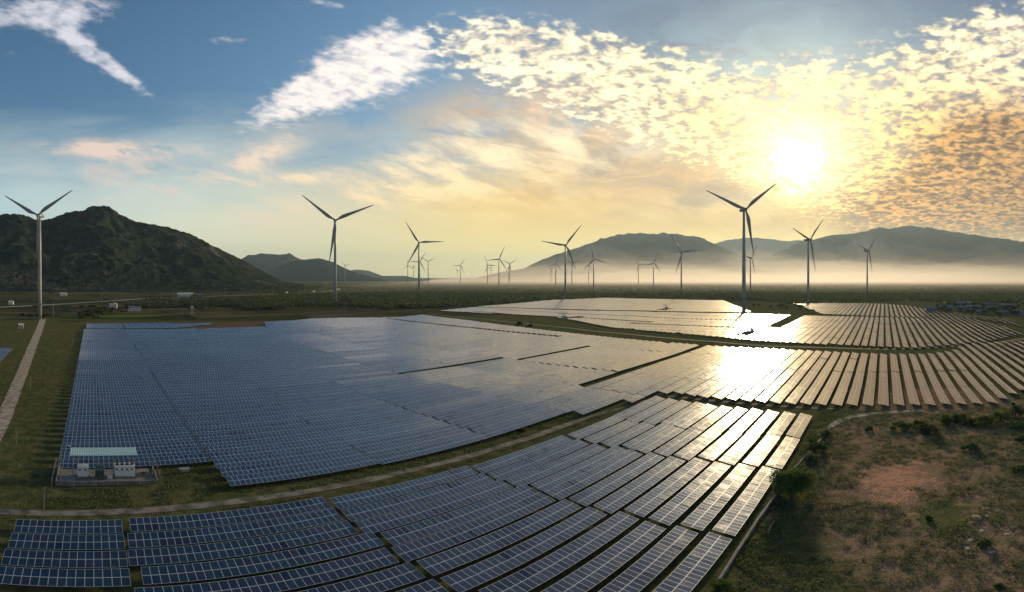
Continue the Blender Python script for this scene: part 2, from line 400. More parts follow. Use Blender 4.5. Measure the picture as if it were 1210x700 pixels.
def mountain(name, prof, r_front, r_ridge, m, nr=60, step=1.5, rugged=.5, fine=0.0, seed=0.0, foot=0.0):
    px = np.arange(prof[0][0], prof[-1][0]+.1, step)
    yy = np.interp(px, [p[0] for p in prof], [p[1] for p in prof])
    vs, fs = [], []; back = 14
    for j, (x, y) in enumerate(zip(px, yy)):
        a = bear(x); Hh = max(0.0, (HORIZON-y)/FP*r_ridge + CAM_H)
        Hh *= 1 + .0*x
        for i in range(nr+back):
            t = i/(nr-1) if i < nr else 1 + (i-nr+1)/back*.55
            r = r_front + (r_ridge-r_front)*t
            p = Vector((r*math.sin(a), r*math.cos(a), seed))
            k = r_ridge*.10
            rn = 1-abs(noise.noise(p/k))*2; rn2 = 1-abs(noise.noise(p/(k*.42)+Vector((7,3,1))))*2
            if t <= 1:
                s = t*t*(3-2*t)*.55 + t*.45
                h = Hh*s*(1 + rugged*(rn*.6+rn2*.4-.55)*math.sin(math.pi*min(1,t))**.8)
                h += Hh*.03*noise.noise(p/(k*.12))*min(1, 3*t)*(1 if t < .98 else .5)
            else:
                h = Hh*max(0.0, 1-((t-1)/.55)**1.3)
            if fine: h += fine*(noise.noise(p/11.0)+.6*noise.noise(p/5.0))*min(1, t*6)
            vs.append((p.x, p.y, h-2.5))
    n = nr+back
    for j in range(len(px)-1):
        for i in range(n-1): q = j*n+i; fs.append((q, q+1, q+n+1, q+n))
    return tag(link(name, mesh(name, vs, fs, m, smooth=True)), kind='structure')
M_h1 = M_hillmat('hill_scrub', (.020,.034,.028), (.055,.073,.050), (.21,.19,.17), .61, .03)
M_h2 = M_hillmat('mountain_forest', (.016,.026,.028), (.030,.044,.042), (.06,.07,.06), .66, .004)
mountain('hill', [(-90,262),(0,256),(22,253.5),(45,262),(62,259),(80,252.5),(98,250),(108,246.5),(122,245),(134,248),(146,256),(162,262),(190,268),(225,278),(260,294),(290,309),(312,321),(335,332),(360,336)],
         1350, 2350, M_h1, 150, .8, .36, 2.4, 1.0)
mountain('mountain', [(240,331),(292,303),(312,299.5),(330,301),(342,300),(352,306),(372,314),(400,322),(430,330),(450,332)], 6500, 9000, M_h2, 40, 1.2, .5, 0, 5)
mountain('mountain', [(300,331),(330,314),(350,308),(378,306),(392,309),(405,316),(420,322),(450,330),(460,332)], 5200, 7000, M_h2, 40, 1.2, .5, 0, 8)
mountain('mountain', [(380,331),(405,321),(422,318.5),(436,320),(452,326),(478,326),(500,330),(530,332)], 9000, 12000, M_h2, 30, 1.5, .3, 0, 11)
mountain('mountain', [(520,333),(560,329),(590,322),(618,318),(640,308),(665,299),(690,290),(705,285.5),(722,281),(742,277.5),(760,276),(782,277),(800,276.5),(822,281),(838,287),(858,296),(880,305),(905,316),(930,326),(945,331)],
         6200, 9500, M_h2, 60, 1.2, .5, 0, 14)
mountain('mountain', [(790,322),(820,300),(840,290),(858,284),(880,281),(900,281.5),(925,285),(945,284),(960,284),(985,292),(1010,310)], 10500, 14000, M_h2, 40, 1.5, .25, 0, 21)
mountain('mountain', [(880,318),(925,296),(950,285.5),(966,282),(985,277.5),(1010,275.5),(1030,271.5),(1050,270),(1066,267.5),(1076,266),(1092,269),(1110,271),(1135,275),(1160,280),(1185,283),(1210,286),(1260,290),(1320,296)],
         6800, 10000, M_h2, 60, 1.2, .5, 0, 17)
mountain('mountain', [(770,333),(820,323),(860,318),(890,317),(915,321),(945,329),(960,333)], 4700, 5800, M_h2, 30, 1.5, .3, 0, 27)

# ------------------------------------------------------------------ solar tables
TILT = R(12); SL = 1.67; TH = 1.15; HS = .97                   # HS: the survey reads the raised glass, so pull it in
ct, st = math.cos(TILT), math.sin(TILT)
_cache = {}
def table_meshes(n, variant):
    k = (n, variant)
    if k in _cache: return _cache[k]
    rr = random.Random(n*31+variant); W_ = n*1.012
    res = []
    for row in (0, 1):                                         # lower and upper row of modules
        v, f, uv, mi = [], [], [], []
        y0 = -SL + row*SL + (.012 if row else 0); y1 = y0 + SL - .012
        for i in range(n):
            x0 = -W_/2 + i*1.012 + .004; x1 = x0 + 1.004
            a, b = rr.gauss(0, .0022), rr.gauss(0, .0022)
            if rr.random() < .04: a *= 4; b *= 4
            q = []
            for (x, y) in ((x0, y0), (x1, y0), (x1, y1), (x0, y1)):
                z = a*(x-(x0+x1)/2) + b*(y-(y0+y1)/2)
                q.append((x, y*ct - z*st, TH + y*st + z*ct))
            bi = len(v); v += q; v += [(p[0], p[1]+.04*st, p[2]-.04*ct) for p in q]
            f.append((bi, bi+1, bi+2, bi+3)); uv += [(i, row), (i+1, row), (i+1, row+1), (i, row+1)]; mi.append(0)
            f.append((bi+7, bi+6, bi+5, bi+4)); uv += [(0,0)]*4; mi.append(2)
            for s in range(4):
                t = (s+1) % 4; f.append((bi+s, bi+4+s, bi+4+t, bi+t)); uv += [(0,0)]*4; mi.append(1)
        res.append(mesh('module_row', v, f, [M_panel, M_alu, M_back], uv, mi=mi))
    b = MB(); rot = Matrix.Rotation(TILT, 3, 'X')
    for y in (-1.25, -.42, .42, 1.25): b.box((0, y*ct, TH + y*st - .09), (W_-.1, .06, .07), rot)
    k2 = max(2, round(n/4.3))
    for i in range(k2):
        x = -W_/2 + .8 + (W_-1.6)*i/(k2-1)
        b.box((x, 0, TH-.16), (.06, 2.9, .08), rot)
        b.box((x, -.95, (TH-.95*st/ct-.2-.5)/2), (.09, .09, TH-.95*st/ct-.2+.5)); b.box((x, .95, (TH+.95*st/ct-.2-.5)/2), (.09, .09, TH+.95*st/ct-.2+.5))
    res.append(mesh('support_frame', b.v, b.f, M_alu))
    _cache[k] = res; return res

def spans(poly, N):
    xs_ = []
    for (a, b) in zip(poly, poly[1:]+poly[:1]):
        if (a[1] > N) != (b[1] > N): xs_.append(a[0] + (N-a[1])/(b[1]-a[1])*(b[0]-a[0]))
    xs_.sort(); return list(zip(xs_[::2], xs_[1::2]))
tables = []                                                    # (E, N, n modules, field, row, index)
def add_seg(field, row, N, e0, e1):
    e0 *= HS; e1 *= HS; N *= HS
    n = int((e1-e0)/1.012 + .3)
    if n < 4: return
    tables.append([(e0+e1)/2, N, n, field, row])
def field_poly(field, poly, N0, pitch, E0, skip=lambda E, N: False, gap=.55, full=31.5, aisles=()):
    Ns = [p[1] for p in poly]; k0 = math.floor((min(Ns)-N0)/pitch); k1 = math.ceil((max(Ns)-N0)/pitch)
    for k in range(k0, k1+1):
        N = N0 + k*pitch
        for (a, b) in spans(poly, N):
            cuts = [a] + [E0+full*q for q in range(-30, 60) if a+3 < E0+full*q < b-3] + [b]
            for p, q in zip(cuts[:-1], cuts[1:]):
                q2 = q - gap
                if skip((p+q2)/2, N): continue
                for (x0, x1, n0, n1, wd) in aisles:
                    if n0 < N < n1 and p < x0 < q2: 
                        add_seg(field, k, N, p, x0); p = x0 + wd
                    if n0 < N < n1 and x0 <= p < x0+wd: p = x0+wd
                add_seg(field, k, N, p, q2)
# front field
lo = [[-11.5,4.4],[5.3,36.75],[37.15,67.95],[68.35,99.15],[99.55,121.8],[122.2,150.5]]
for i in range(11):
    for j, (a, b) in enumerate(lo):
        if j == 5: b = 150.5 - .68*i
        off = [0,.2,-.9,-1.3,-2.3,-1.6][j]*(1 if i < 4 else .4)
        sh = (0 if i < 1 else (-.9, -.6, -.9, .3)[i % 4])
        add_seg('front', i, 73.1 - 5.02*i + off, a + (sh if j else 0), b + (sh if 0 < j < 5 else 0))
# big field and the middle-right field it runs into
main = [(-7.3,101.5),(24,101.5),(24,84.2),(88,86.5),(115,83.5),(116,84.5),(141,78.5),(159,73),(156.5,60),(156,-36),(166,-42),(172,-50),(187,-80),(300,-110),(300,-50),(281,-41),(272,-38),(262,-22),(262,2),(272,60),(275,99.4),
        (297,232),(329,428),(289,418),(211,447),(182,430),(150,424),(137,382),(118,387),(-7,388)]
def skip_main(E, N):
    return (N > 101.2 and N < 105.8 and 141 < E < 274) or (170 < N < 175.0 and 118 < E < 176) or (160.9 < N < 166 and 190 < E < 256)
field_poly('main', main, 88.4, 4.9, 24.4, skip_main, gap=.12, aisles=[(24.3, 24.5, 103, 400, .22), (270, 272.4, 205, 425, 2.6)])
field_poly('back', [(-6,403),(-6,440),(68,440),(68,436),(104,436),(104,428),(67,403)], 405, 4.9, -6)
field_poly('west', [(-110,215),(-110,278),(-44,276),(-42,214)], 216, 4.9, -42)
# upper fields beyond the grassy band
A = [(387,468),(413,328),(350,212),(303,48),(289,-17),(302,-59),(345,-100),(370,-100),(492,-84),(512,4),(519,70),(528,118),(532,238),(466,492)]
def skip_A(E, N):
    return (84 < N < 95.5 and 384 < E < 524) or (abs(E-362) < 16 and 91 < N < 103) or (abs(E-398) < 18 and 286 < N < 300)
field_poly('upper', A, 2.0, 4.9, 303, skip_A, aisles=[(346, 347, -100, 470, 1.2), (384, 386, 98, 215, 9), (404, 406, 200, 440, 8), (455, 456, 100, 480, 1.5), (500, 501, -90, 470, 1.0)])
B = [(478,500),(700,545),(845,520),(836,276),(645,188),(556,150),(553,240)]
field_poly('far', B, 160, 4.9, 560, lambda E, N: (abs(E-583) < 22 and 262 < N < 277), aisles=[(690, 691, 150, 550, 6)])
C_ = [(545,66),(770,140),(795,72),(770,0),(690,-40),(590,-66),(470,-121),(400,-112),(490,-88),(535,31)]
field_poly('distant', C_, 2, 5.4, 560, aisles=[(660, 661, -120, 150, 3)])

vt = []
for t in tables:
    E_, N_, n, fld, row = t
    h = n*.5
    if vis(E_, N_, 1) or vis(E_-h, N_, 1) or vis(E_+h, N_, 1): vt.append(t)
def slope(E_, N_):
    sx = (und(E_+9, N_) - und(E_-9, N_))/18; sy = (und(E_, N_+4) - und(E_, N_-4))/8
    return sx, sy
vt.sort(key=lambda t: t[0]**2 + t[1]**2)
near, rest = vt[:296], vt[296:]
rows_ = {}
for t in vt: rows_.setdefault((t[3], t[4]), []).append(t)
ORD = ['zeroth','first','second','third','fourth','fifth','sixth','seventh','eighth','ninth','tenth','eleventh','twelfth','thirteenth','fourteenth','fifteenth','sixteenth','seventeenth','eighteenth','nineteenth','twentieth']
def ordn(k):
    if k <= 20: return ORD[k]
    return {2:'twenty',3:'thirty',4:'forty',5:'fifty',6:'sixty',7:'seventy'}[k//10] + '-' + ORD[k%10] if k % 10 else {3:'thirtieth',4:'fortieth',5:'fiftieth',6:'sixtieth',7:'seventieth'}[k//10]
for k, L in rows_.items(): L.sort(key=lambda t: t[0])
main_order = {}
fr = sorted({t[4] for t in near if t[3] == 'main'})
desc = {'front': 'row below the gravel track in the front field', 'main': 'row above the gravel track in the big field'}
def tone(E_, N_):
    a = math.atan2(E_, N_)*FP + NORTH
    return 'dark blue' if a < 560 else ('grey' if a < 760 else 'sunlit')
used_lab = set()
for idx, t in enumerate(near):
    E_, N_, n, fld, row = t
    L = rows_[(fld, row)]; pos = L.index(t) + 1
    rk = (row+1) if fld == 'front' else (row - fr[0] + 1 if fld == 'main' else 1)
    if fld == 'front': lab = f'{tone(E_,N_)} solar table, {ordn(pos)} from the left in the {ordn(rk)} row of the front field'
    elif fld == 'main': lab = f'{tone(E_,N_)} solar table, {ordn(pos)} from the left in the {ordn(rk)} row of the big field'
    else: lab = f'blue solar table, {ordn(pos)} along its row in the {fld} field'
    sx, sy = slope(E_, N_)
    z = und(E_, N_)
    e = empty('solar_table', (E_, N_ + random.uniform(-.06,.06), z + random.uniform(-.05,.05)), 0, lab, 'solar table',
              'solar tables of the front field' if fld == 'front' else 'solar tables of the big field')
    e.rotation_euler = (math.atan(sy)*.8 + random.gauss(0, .011), -math.atan(sx) + random.gauss(0, .003), 0)
    a, b, c = table_meshes(n, idx % 3)
    link('module_row', a, e); link('module_row', b, e); link('support_frame', c, e)
def far_tables(tabs):
    v, f, uv, mi = [], [], [], []
    for (E_, N_, n, fld, row) in tabs:
        sx, sy = slope(E_, N_); T = TILT + math.atan(sy)*.8 + random.gauss(0, .010); sx += random.gauss(0, .003)
        z = und(E_, N_) + TH + random.uniform(-.06, .06); c, s = math.cos(T), math.sin(T); h = n*.506
        o = random.randint(0, 400); bi = len(v)
        q = [(E_+a*h, N_+b*SL*c, z + a*h*sx + b*SL*s) for a, b in ((-1,-1),(1,-1),(1,1),(-1,1))]
        v += q; v += [(p[0], p[1]+.04*s, p[2]-.05) for p in q]
        f.append((bi, bi+1, bi+2, bi+3)); uv += [(o,0),(o+n,0),(o+n,2),(o,2)]; mi.append(0)
        f.append((bi+7, bi+6, bi+5, bi+4)); uv += [(0,0)]*4; mi.append(2)
        for k in range(4):
            t2 = (k+1) % 4; f.append((bi+k, bi+4+k, bi+4+t2, bi+t2)); uv += [(0,0)]*4; mi.append(1)
        kk = max(2, n//8)
        for i in range(kk):
            x = E_ - h + .8 + (2*h-1.6)*i/(kk-1)
            for yy in (-.95, .95):
                b0 = len(v); zz = z + yy*s/c - .06 + (x-E_)*sx
                for dx_, dy_ in ((-.05,-.05),(.05,-.05),(.05,.05),(-.05,.05)): v.append((x+dx_, N_+yy+dy_, zz)); v.append((x+dx_, N_+yy+dy_, und(E_, N_)-.6))
                for k in range(4): t2 = (k+1) % 4; f.append((b0+2*k, b0+2*k+1, b0+2*t2+1, b0+2*t2)); uv += [(0,0)]*4; mi.append(1)
    return mesh('solar_tables', v, f, [M_panel, M_alu, M_back], uv, mi=mi)
fo = link('solar_tables', far_tables(rest))
tag(fo, 'countless more solar tables stretching into the distance beyond the nearest rows', 'solar tables', kind='stuff')
print('tables', len(tables), 'visible', len(vt))

# ------------------------------------------------------------------ wind turbines
M_tow = noisy('turbine_paint', (.30,.30,.29), (.38,.38,.365), .15, .38)
M_blade = mat('blade_paint', (.28,.29,.295), .5)
M_dark = mat('dark_metal', (.05,.05,.055), .5)
def blade_mesh(L):
    secs = [(0,1.0,1.0,0),(.05,1.0,1.0,5),(.12,1.55,.62,14),(.2,2.05,.34,13),(.3,1.9,.25,10),(.45,1.5,.2,6),(.6,1.15,.17,4),(.75,.85,.15,2),(.88,.62,.13,1),(.96,.42,.12,0),(1.0,.12,.12,0)]
    v, f = [], []; n = 12; sc_ = L/48.0
    for (t, ch, th, tw) in secs:
        r = 1.2 + t*(L-1.2); c = ch*1.0*sc_; a = R(tw)
        for k in range(n):
            p = 2*math.pi*k/n
            x = c*math.cos(p) + (0 if th > .8 else -.45*c); y = c*th*math.sin(p)*(1 if th > .8 else (.6+.4*math.cos(p)))
            v.append((x*math.cos(a)-y*math.sin(a), x*math.sin(a)+y*math.cos(a) - .9*t*t*sc_*1.5, r))
    for i in range(len(secs)-1):
        for k in range(n): q = i*n+k; w_ = i*n+(k+1) % n; f.append((q, w_, w_+n, q+n))
    e = (len(secs)-1)*n; f.append(tuple(range(e, e+n)))
    return mesh('blade', v, f, M_blade, smooth=True)
TURB = [
(47,255,378,53.5,29,.86),(396,261,355,49.5,22,1.0),(495,287,338,29.5,2,1.0),(668,290,353,31,52,.95),(701.4,306.6,344,17.6,104,.95),
(805,298.6,347,25.6,8,.85),(879,248,371,55,40,.88),(955,283.5,360,39.5,44,.55),(1024.7,296.7,351,28,46,.5),(886.7,304.8,347,21,52,.5),
(772,311,343,15.8,72,.75),(754.3,313.4,339,11.5,8,.85),(589.5,306.3,340,17,66,.9),(576,313.5,338,13.5,118,.7),(602.3,312,336,10.5,32,.95),
(544,314,336,10,58,.95),(481.6,314,333.6,8.5,92,.85),(496,309.5,337,13.7,58,.95),(506,309.4,336,10,26,1.0),(407.7,314,333,7.5,14,.9),
(656.6,312.3,341,11.8,74,.9),(675.7,312,340,11.8,24,.9),(695.4,314,337,9,66,.75),(651,318,336,7,26,.8),(488.6,315,333.6,8.5,86,.5),
(601,316.5,336,11,92,.5),(540.5,320,333,5.5,20,.8),(579.8,317,334,7,50,.8)]
TL = ['tall wind turbine on the far left beside the dirt road before the dark hill',
'large wind turbine left of centre, standing behind the blue panels against sky',
'mid-distance wind turbine left of centre with one blade pointing level to the right',
'wind turbine in the centre, rising behind the tree belt left of the hazy mountain',
'small hazy turbine just right of the central turbine, in front of the mountain slope',
'wind turbine in front of the highest part of the hazy central mountain',
'largest wind turbine, tall dark tower standing at the field edge below the sun',
'wind turbine right of the tallest one, with narrow turned rotor below the sun',
'faint turbine furthest right, half lost in haze before the right mountain',
'small turbine low behind the tallest tower, seen just to its right',
'small misty turbine second left of the one before the mountain top',
'faint misty turbine third left of the one before the mountain top',
'larger of the turbines bunched left of the central mountain foot',
'small turbine just left of the larger one at the mountain foot',
'small turbine on the right side of the bunch at the mountain foot',
'lone tiny turbine between the left and central groups on the bright horizon',
'leftmost tiny turbine of the group around the mid-distance left turbine',
'small turbine directly behind the mid-distance left turbine',
'small turbine just right of the mid-distance left turbine on the bright horizon',
'tiny pale turbine just right of the second big turbine before distant ridges',
'hazy turbine just left of the central turbine tower',
'hazy turbine just right of the central turbine tower, behind its blade',
'faint tiny turbine left of the small hazy turbine by the mountain slope',
'very faint tiny turbine furthest left of the central turbine',
'tiny turbine seen edge-on between two others on the left bright horizon',
'tiny turbine overlapping the right one of the bunch at the mountain foot',
'barely visible turbine left of the lone tiny one on the horizon',
'barely visible turbine behind the left turbine of the mountain foot bunch']
def turbine(hx, hy, by, Lp, ph, c, lab):
    rb = CAM_H/math.tan((by-HORIZON)/FP); te = math.tan((HORIZON-hy)/FP)
    r = min(rb, (132-CAM_H)/te); hub = CAM_H + te*r; L = Lp*r/FP/math.cos((HORIZON-hy)/FP)
    E_, N_ = polar(hx, r); th = bear(hx); psi = math.acos(min(1, c))*(1 if th > .42 else -1)
    k = max(hub/100.0, .8)
    g0 = und(E_, N_) if r < 900 else 0
    e = empty('wind_turbine', (E_, N_, g0), -th + psi, lab, 'wind turbine', 'wind turbines across the plain')
    H2 = hub - g0
    b = MB(); b.tube([(0,0,-1),(0,0,H2*.34),(0,0,H2*.67),(0,0,H2-1.6*k)], [2.05*k,1.8*k,1.5*k,1.12*k], 20)
    tw = b.build('tower', M_tow, e, smooth=True)
    if r < 700:
        d = MB(); d.box((0, -2.02*k, 2.2), (1.0, .18, 2.3)); d.build('door', M_dark, tw)
        fnd = MB(); fnd.tube([(0,0,-.8),(0,0,.35)], 4.2*k, 20); fnd.build('foundation', M_conc, e)
        p_ = MB()
        for zz in (H2*.14,): p_.tube([(0,0,zz),(0,0,zz+.5)], 2.35*k, 18); p_.box((1.7*k, -1.2*k, zz+1.2), (.9,.9,1.6))
        p_.build('service_ring', M_dark, tw)
    n_ = MB(); s = 1.0*k
    prof = [(-3.0,.9),(-2.6,1.55),(-1.0,1.85),(2.5,1.95),(6.0,1.75),(7.3,1.2),(7.6,.5)]
    n_.tube([(0, y*s, H2 + .15*s) for y, _ in prof], [q*s for _, q in prof], 14)
    n_.box((0, 5.6*s, H2+2.1*s), (.3*s,.3*s,1.2*s))
    n_.build('nacelle', M_tow, e, smooth=False)
    h_ = MB(); prof = [(-5.6,.15),(-5.3,.8),(-4.6,1.35),(-3.8,1.6),(-3.1,1.5)]
    h_.tube([(0, y*s, H2) for y, _ in prof], [q*s for _, q in prof], 16)
    hb = h_.build('hub', M_blade, e, smooth=True)
    bm_ = blade_mesh(L)
    for q in range(3):
        a = R(ph + 120*q)
        bo = link('blade', bm_, e, (0, -4.1*s, H2), (0, R(90)-a, 0))
for T_, lab in zip(TURB, TL): turbine(*T_, lab)

# ------------------------------------------------------------------ transformer stations
M_roof = noisy('roof_sheet', (.50,.72,.70), (.60,.80,.77), .5, .45)
M_white = noisy('cabinet_paint', (.60,.66,.70), (.70,.74,.76), 1.5, .5)
M_grn = noisy('transformer_paint', (.10,.16,.17), (.15,.21,.22), 2, .5)
M_black = mat('black_rubber', (.02,.02,.022), .6)
M_lit = mat('pale_label', (.8,.8,.8), .5)
def canopy(loc, W_, D_, z0, z1, lab, group=None, posts=4):
    e = empty('station_canopy', loc, 0, lab, 'canopy', group)
    b = MB(); a = math.atan2(z1-z0, D_); rot = Matrix.Rotation(a, 3, 'X')
    b.box((0, 0, (z0+z1)/2+.1), (W_, math.hypot(D_, z1-z0), .06), rot)
    nrib = int(W_/.45)
    for i in range(nrib): b.box((-W_/2+.25+i*(W_-.5)/(nrib-1), 0, (z0+z1)/2+.155), (.06, math.hypot(D_, z1-z0)-.02, .05), rot)
    b.build('roof', M_roof, e)
    f = MB()
    for y, z in ((-D_*.42, z0), (D_*.42, z1)): f.box((0, y, z-.0), (W_-.2, .10, .14))
    f.build('roof_beams', M_alu, e)
    for i in range(posts):
        x = -W_/2+.5+i*(W_-1.0)/(posts-1)
        for y, z in ((-D_*.4, z0), (D_*.4, z1)):
            p = MB(); p.box((x, y, (z-.07)/2), (.12,.12,z-.07)); p.build('post', M_alu, e)
    return e
def cabinet(loc, d, lab, fans=0, doors=2, m=None, group=None, cat='electrical cabinet'):
    e = empty('electrical_cabinet', loc, 0, lab, cat, group); m = m or M_white
    b = MB(); b.box((0,0,d[2]/2), d); b.box((0,0,d[2]+.05), (d[0]+.12, d[1]+.12, .1)); b.build('housing', m, e)
    p = MB(); p.box((0,0,-.14), (d[0]+.4, d[1]+.5, .28)); p.build('plinth', M_conc, e)
    for i in range(doors):
        w_ = d[0]/doors; x = -d[0]/2 + w_*(i+.5)
        q = MB(); q.box((x, -d[1]/2-.02, d[2]*.5), (w_-.1, .04, d[2]*.86)); dd = q.build('door', m, e)
        q = MB(); q.box((x+w_*.33, -d[1]/2-.06, d[2]*.5), (.05,.05,.3)); q.build('handle', M_black, dd)
        q = MB(); q.box((x-w_*.05, -d[1]/2-.05, d[2]*.72), (w_*.4,.03,.35)); q.build('vent', M_dark, dd)
    for i in range(fans):
        x = -d[0]/2 + d[0]*(i+.5)/fans
        q = MB(); q.tube([(x, -.1, d[2]+.1), (x, -.1, d[2]+.42)], .32, 14); q.build('fan', M_black, e)
    return e
def transformer(loc, lab, k=1.0, group=None):
    e = empty('transformer', loc, 0, lab, 'transformer', group)
    b = MB(); b.box((0,0,.85*k), (1.5*k,1.1*k,1.5*k)); b.box((0,0,1.66*k), (1.7*k,1.25*k,.12*k)); b.build('tank', M_grn, e)
    for s in (-1, 1):
        f = MB()
        for i in range(9): f.box((-.64*k+i*.16*k, s*.75*k, .85*k), (.05*k,.38*k,1.2*k))
        f.build('radiator', M_grn, e)
    for i in range(3):
        q = MB(); x = (-.45+i*.45)*k; q.tube([(x,0,1.72*k),(x,0,1.9*k),(x,0,2.0*k),(x,0,2.25*k)], [.1*k,.13*k,.07*k,.05*k], 10); q.build('bushing', M_black, e)
    q = MB(); q.tube([(-.6*k,.35*k,2.05*k),(.6*k,.35*k,2.05*k)], .2*k, 12); q.build('conservator', M_grn, e)
    return e
def plat(loc, W_, D_, lab, group=None, h=.35, wall=.9):
    e = empty('station_platform', loc, 0, lab, 'platform', group)
    b = MB(); b.box((0,0,h/2-.4), (W_, D_, h+.8)); b.build('slab', M_conc, e)
    for (x, y, w_, d_) in ((0, -D_/2+.12, W_, .24), (0, D_/2-.12, W_, .24), (-W_/2+.12, 0, .24, D_-.5), (W_/2-.12, 0, .24, D_-.5)):
        q = MB(); q.box((x, y, h+wall/2+.003), (w_-.004, d_-.004, wall)); q.build('parapet', M_conc, e)
    return e
sx0, sy0 = 2.5, 95.2; sz = und(sx0, sy0) + .05
plat((sx0, sy0, sz), 18.6, 9.6, 'low grey concrete enclosure under the pale roof beside the big field', wall=.5)
canopy((1.9, 95.6, sz+.35), 12.6, 3.6, 4.55, 4.95, 'pale turquoise flat roof on thin posts over white electrical cabinets')
cabinet((-1.9, 94.2, sz+.65), (2.0,1.5,2.05), 'white single cabinet at the left under the turquoise roof', 0, 2)
transformer((1.2, 93.6, sz+.37), 'dark green finned transformer between the two white cabinets', 1.15)
cabinet((5.9, 94.2, sz+.65), (3.7,1.7,2.15), 'wide white cabinet with round fans on top at the right under the roof', 4, 4)
cabinet((9.5, 94.6, sz+.5), (1.9,1.6,.75), 'low grey box at the right end of the concrete enclosure', 0, 1, M_conc, cat='box')
e = empty('wire_fence', (sx0, sy0, sz), 0, 'thin wire fence on pale posts around the concrete enclosure', 'fence')
fx, fy = 9.9, 5.4; cor = [(-fx,-fy),(fx,-fy),(fx,fy),(-fx,fy)]
for (a, b_) in zip(cor, cor[1:]+cor[:1]):
    nn = 5 if a[1] == b_[1] else 3
    for i in range(nn):
        x = a[0]+(b_[0]-a[0])*i/nn; y = a[1]+(b_[1]-a[1])*i/nn
        q = MB(); q.tube([(x,y,-.3),(x,y,1.9)], .045, 6); q.build('fence_post', M_alu, e)
    for zz in (.7, 1.25, 1.8):
        q = MB(); q.tube([(a[0],a[1],zz),(b_[0],b_[1],zz)], .012, 5); q.build('wire', M_alu, e)
q = MB(); q.box((0,0,.3),(.9,.6,.6)); q.box((0,0,.63),(1.0,.7,.06)); tag(q.build('battery_box', M_white, None, (3.1, 93.1, sz+.36)), 'small white box standing between the transformer and the wide cabinet', 'box')
q = MB()
q.tube([(0,0,0),(0,0,7.6)], .07, 8); tl = tag(None or q.build('lamp_post', M_alu), 'slim metal lamp post with curved arm beside the concrete enclosure', 'lamp post')
q = MB(); q.tube([(0,0,7.6),(.2,0,8.0),(.7,0,8.25),(1.3,0,8.3)], .045, 8); q.build('arm', M_alu, tl)
q = MB(); q.box((1.55,0,8.28), (.55,.2,.09)); q.build('lamp_head', M_lit, tl)
tl.location = (-5.9*.99, 91.0, und(-5.9, 91)-.1)
def pole(x, y, h, lab, rad=.07, m=None, cat='pole', group=None):
    E_, N_ = g(x, y); q = MB(); q.tube([(0,0,-.2),(0,0,h)], [rad, rad*.8], 8)
    q.box((0,0,h-.35), (.5,.05,.06)); o = q.build('utility_pole', m or M_alu)
    o.location = (E_, N_, und(E_, N_)); return tag(o, lab, cat, group)
pole(52, 603, 4.2, 'thin grey pole on the grass below and left of the enclosure')
pole(180, 567, 3.2, 'short post at the right corner of the concrete enclosure')
pole(19, 523, 4, 'thin pale pole on the grass beside the dirt road, lower one')
pole(36, 460, 4.5, 'thin pale pole on the grass beside the dirt road, middle one')
pole(86, 408, 6, 'thin pole on the grass left of the far panel corner')
for (x, y, h, lab) in ((63, 374, 14, 'tall thin mast just right of the left turbine base'), (205, 352, 12, 'first power pole beyond the highway under the hill'),
    (310, 354, 12, 'power pole behind the highway left of the second turbine'), (120, 356, 12, 'power pole beside the highway above the white house')):
    pole(x, y, h, lab, .16)
q = MB(); E_, N_ = g(218, 562)
for s in (-1, 1): q.box((s*.9, 0, .5), (.1,.1,1.0)); q.box((s*.5, .2, .55), (.1,.1,1.1))
q.box((0, 0, 1.0), (2.0,.9,.1)); q.box((0,0,.45), (1.5,.7,.4))
o = q.build('cable_box', M_alu, None, (E_, N_, und(E_, N_)+.02)); tag(o, 'small grey metal frame box on the grass right of the enclosure', 'box')
names = ['far canopy station nearest the sunlit rows', 'small canopy station in the clearing of the upper field', 'most distant canopy station by the far hedge']
for (x, y, W_, nm) in ((888, 392, 9, names[0]), (666, 377, 9, names[1]), (787, 365.5, 10, names[2])):
    E_, N_ = g(x, y); z = und(E_, N_)+.05
    plat((E_, N_, z), W_+2, 7, 'concrete slab of the '+nm, wall=.3)
    canopy((E_, N_, z+.35), W_, 4.2, 4.4, 5.0, 'grey roof of the '+nm)
    cabinet((E_-1.6, N_-.6, z+.65), (2.6,1.6,2.3), 'white cabinet of the '+nm)
    transformer((E_+1.7, N_-.6, z+.36), 'dark transformer of the '+nm, 1.1)

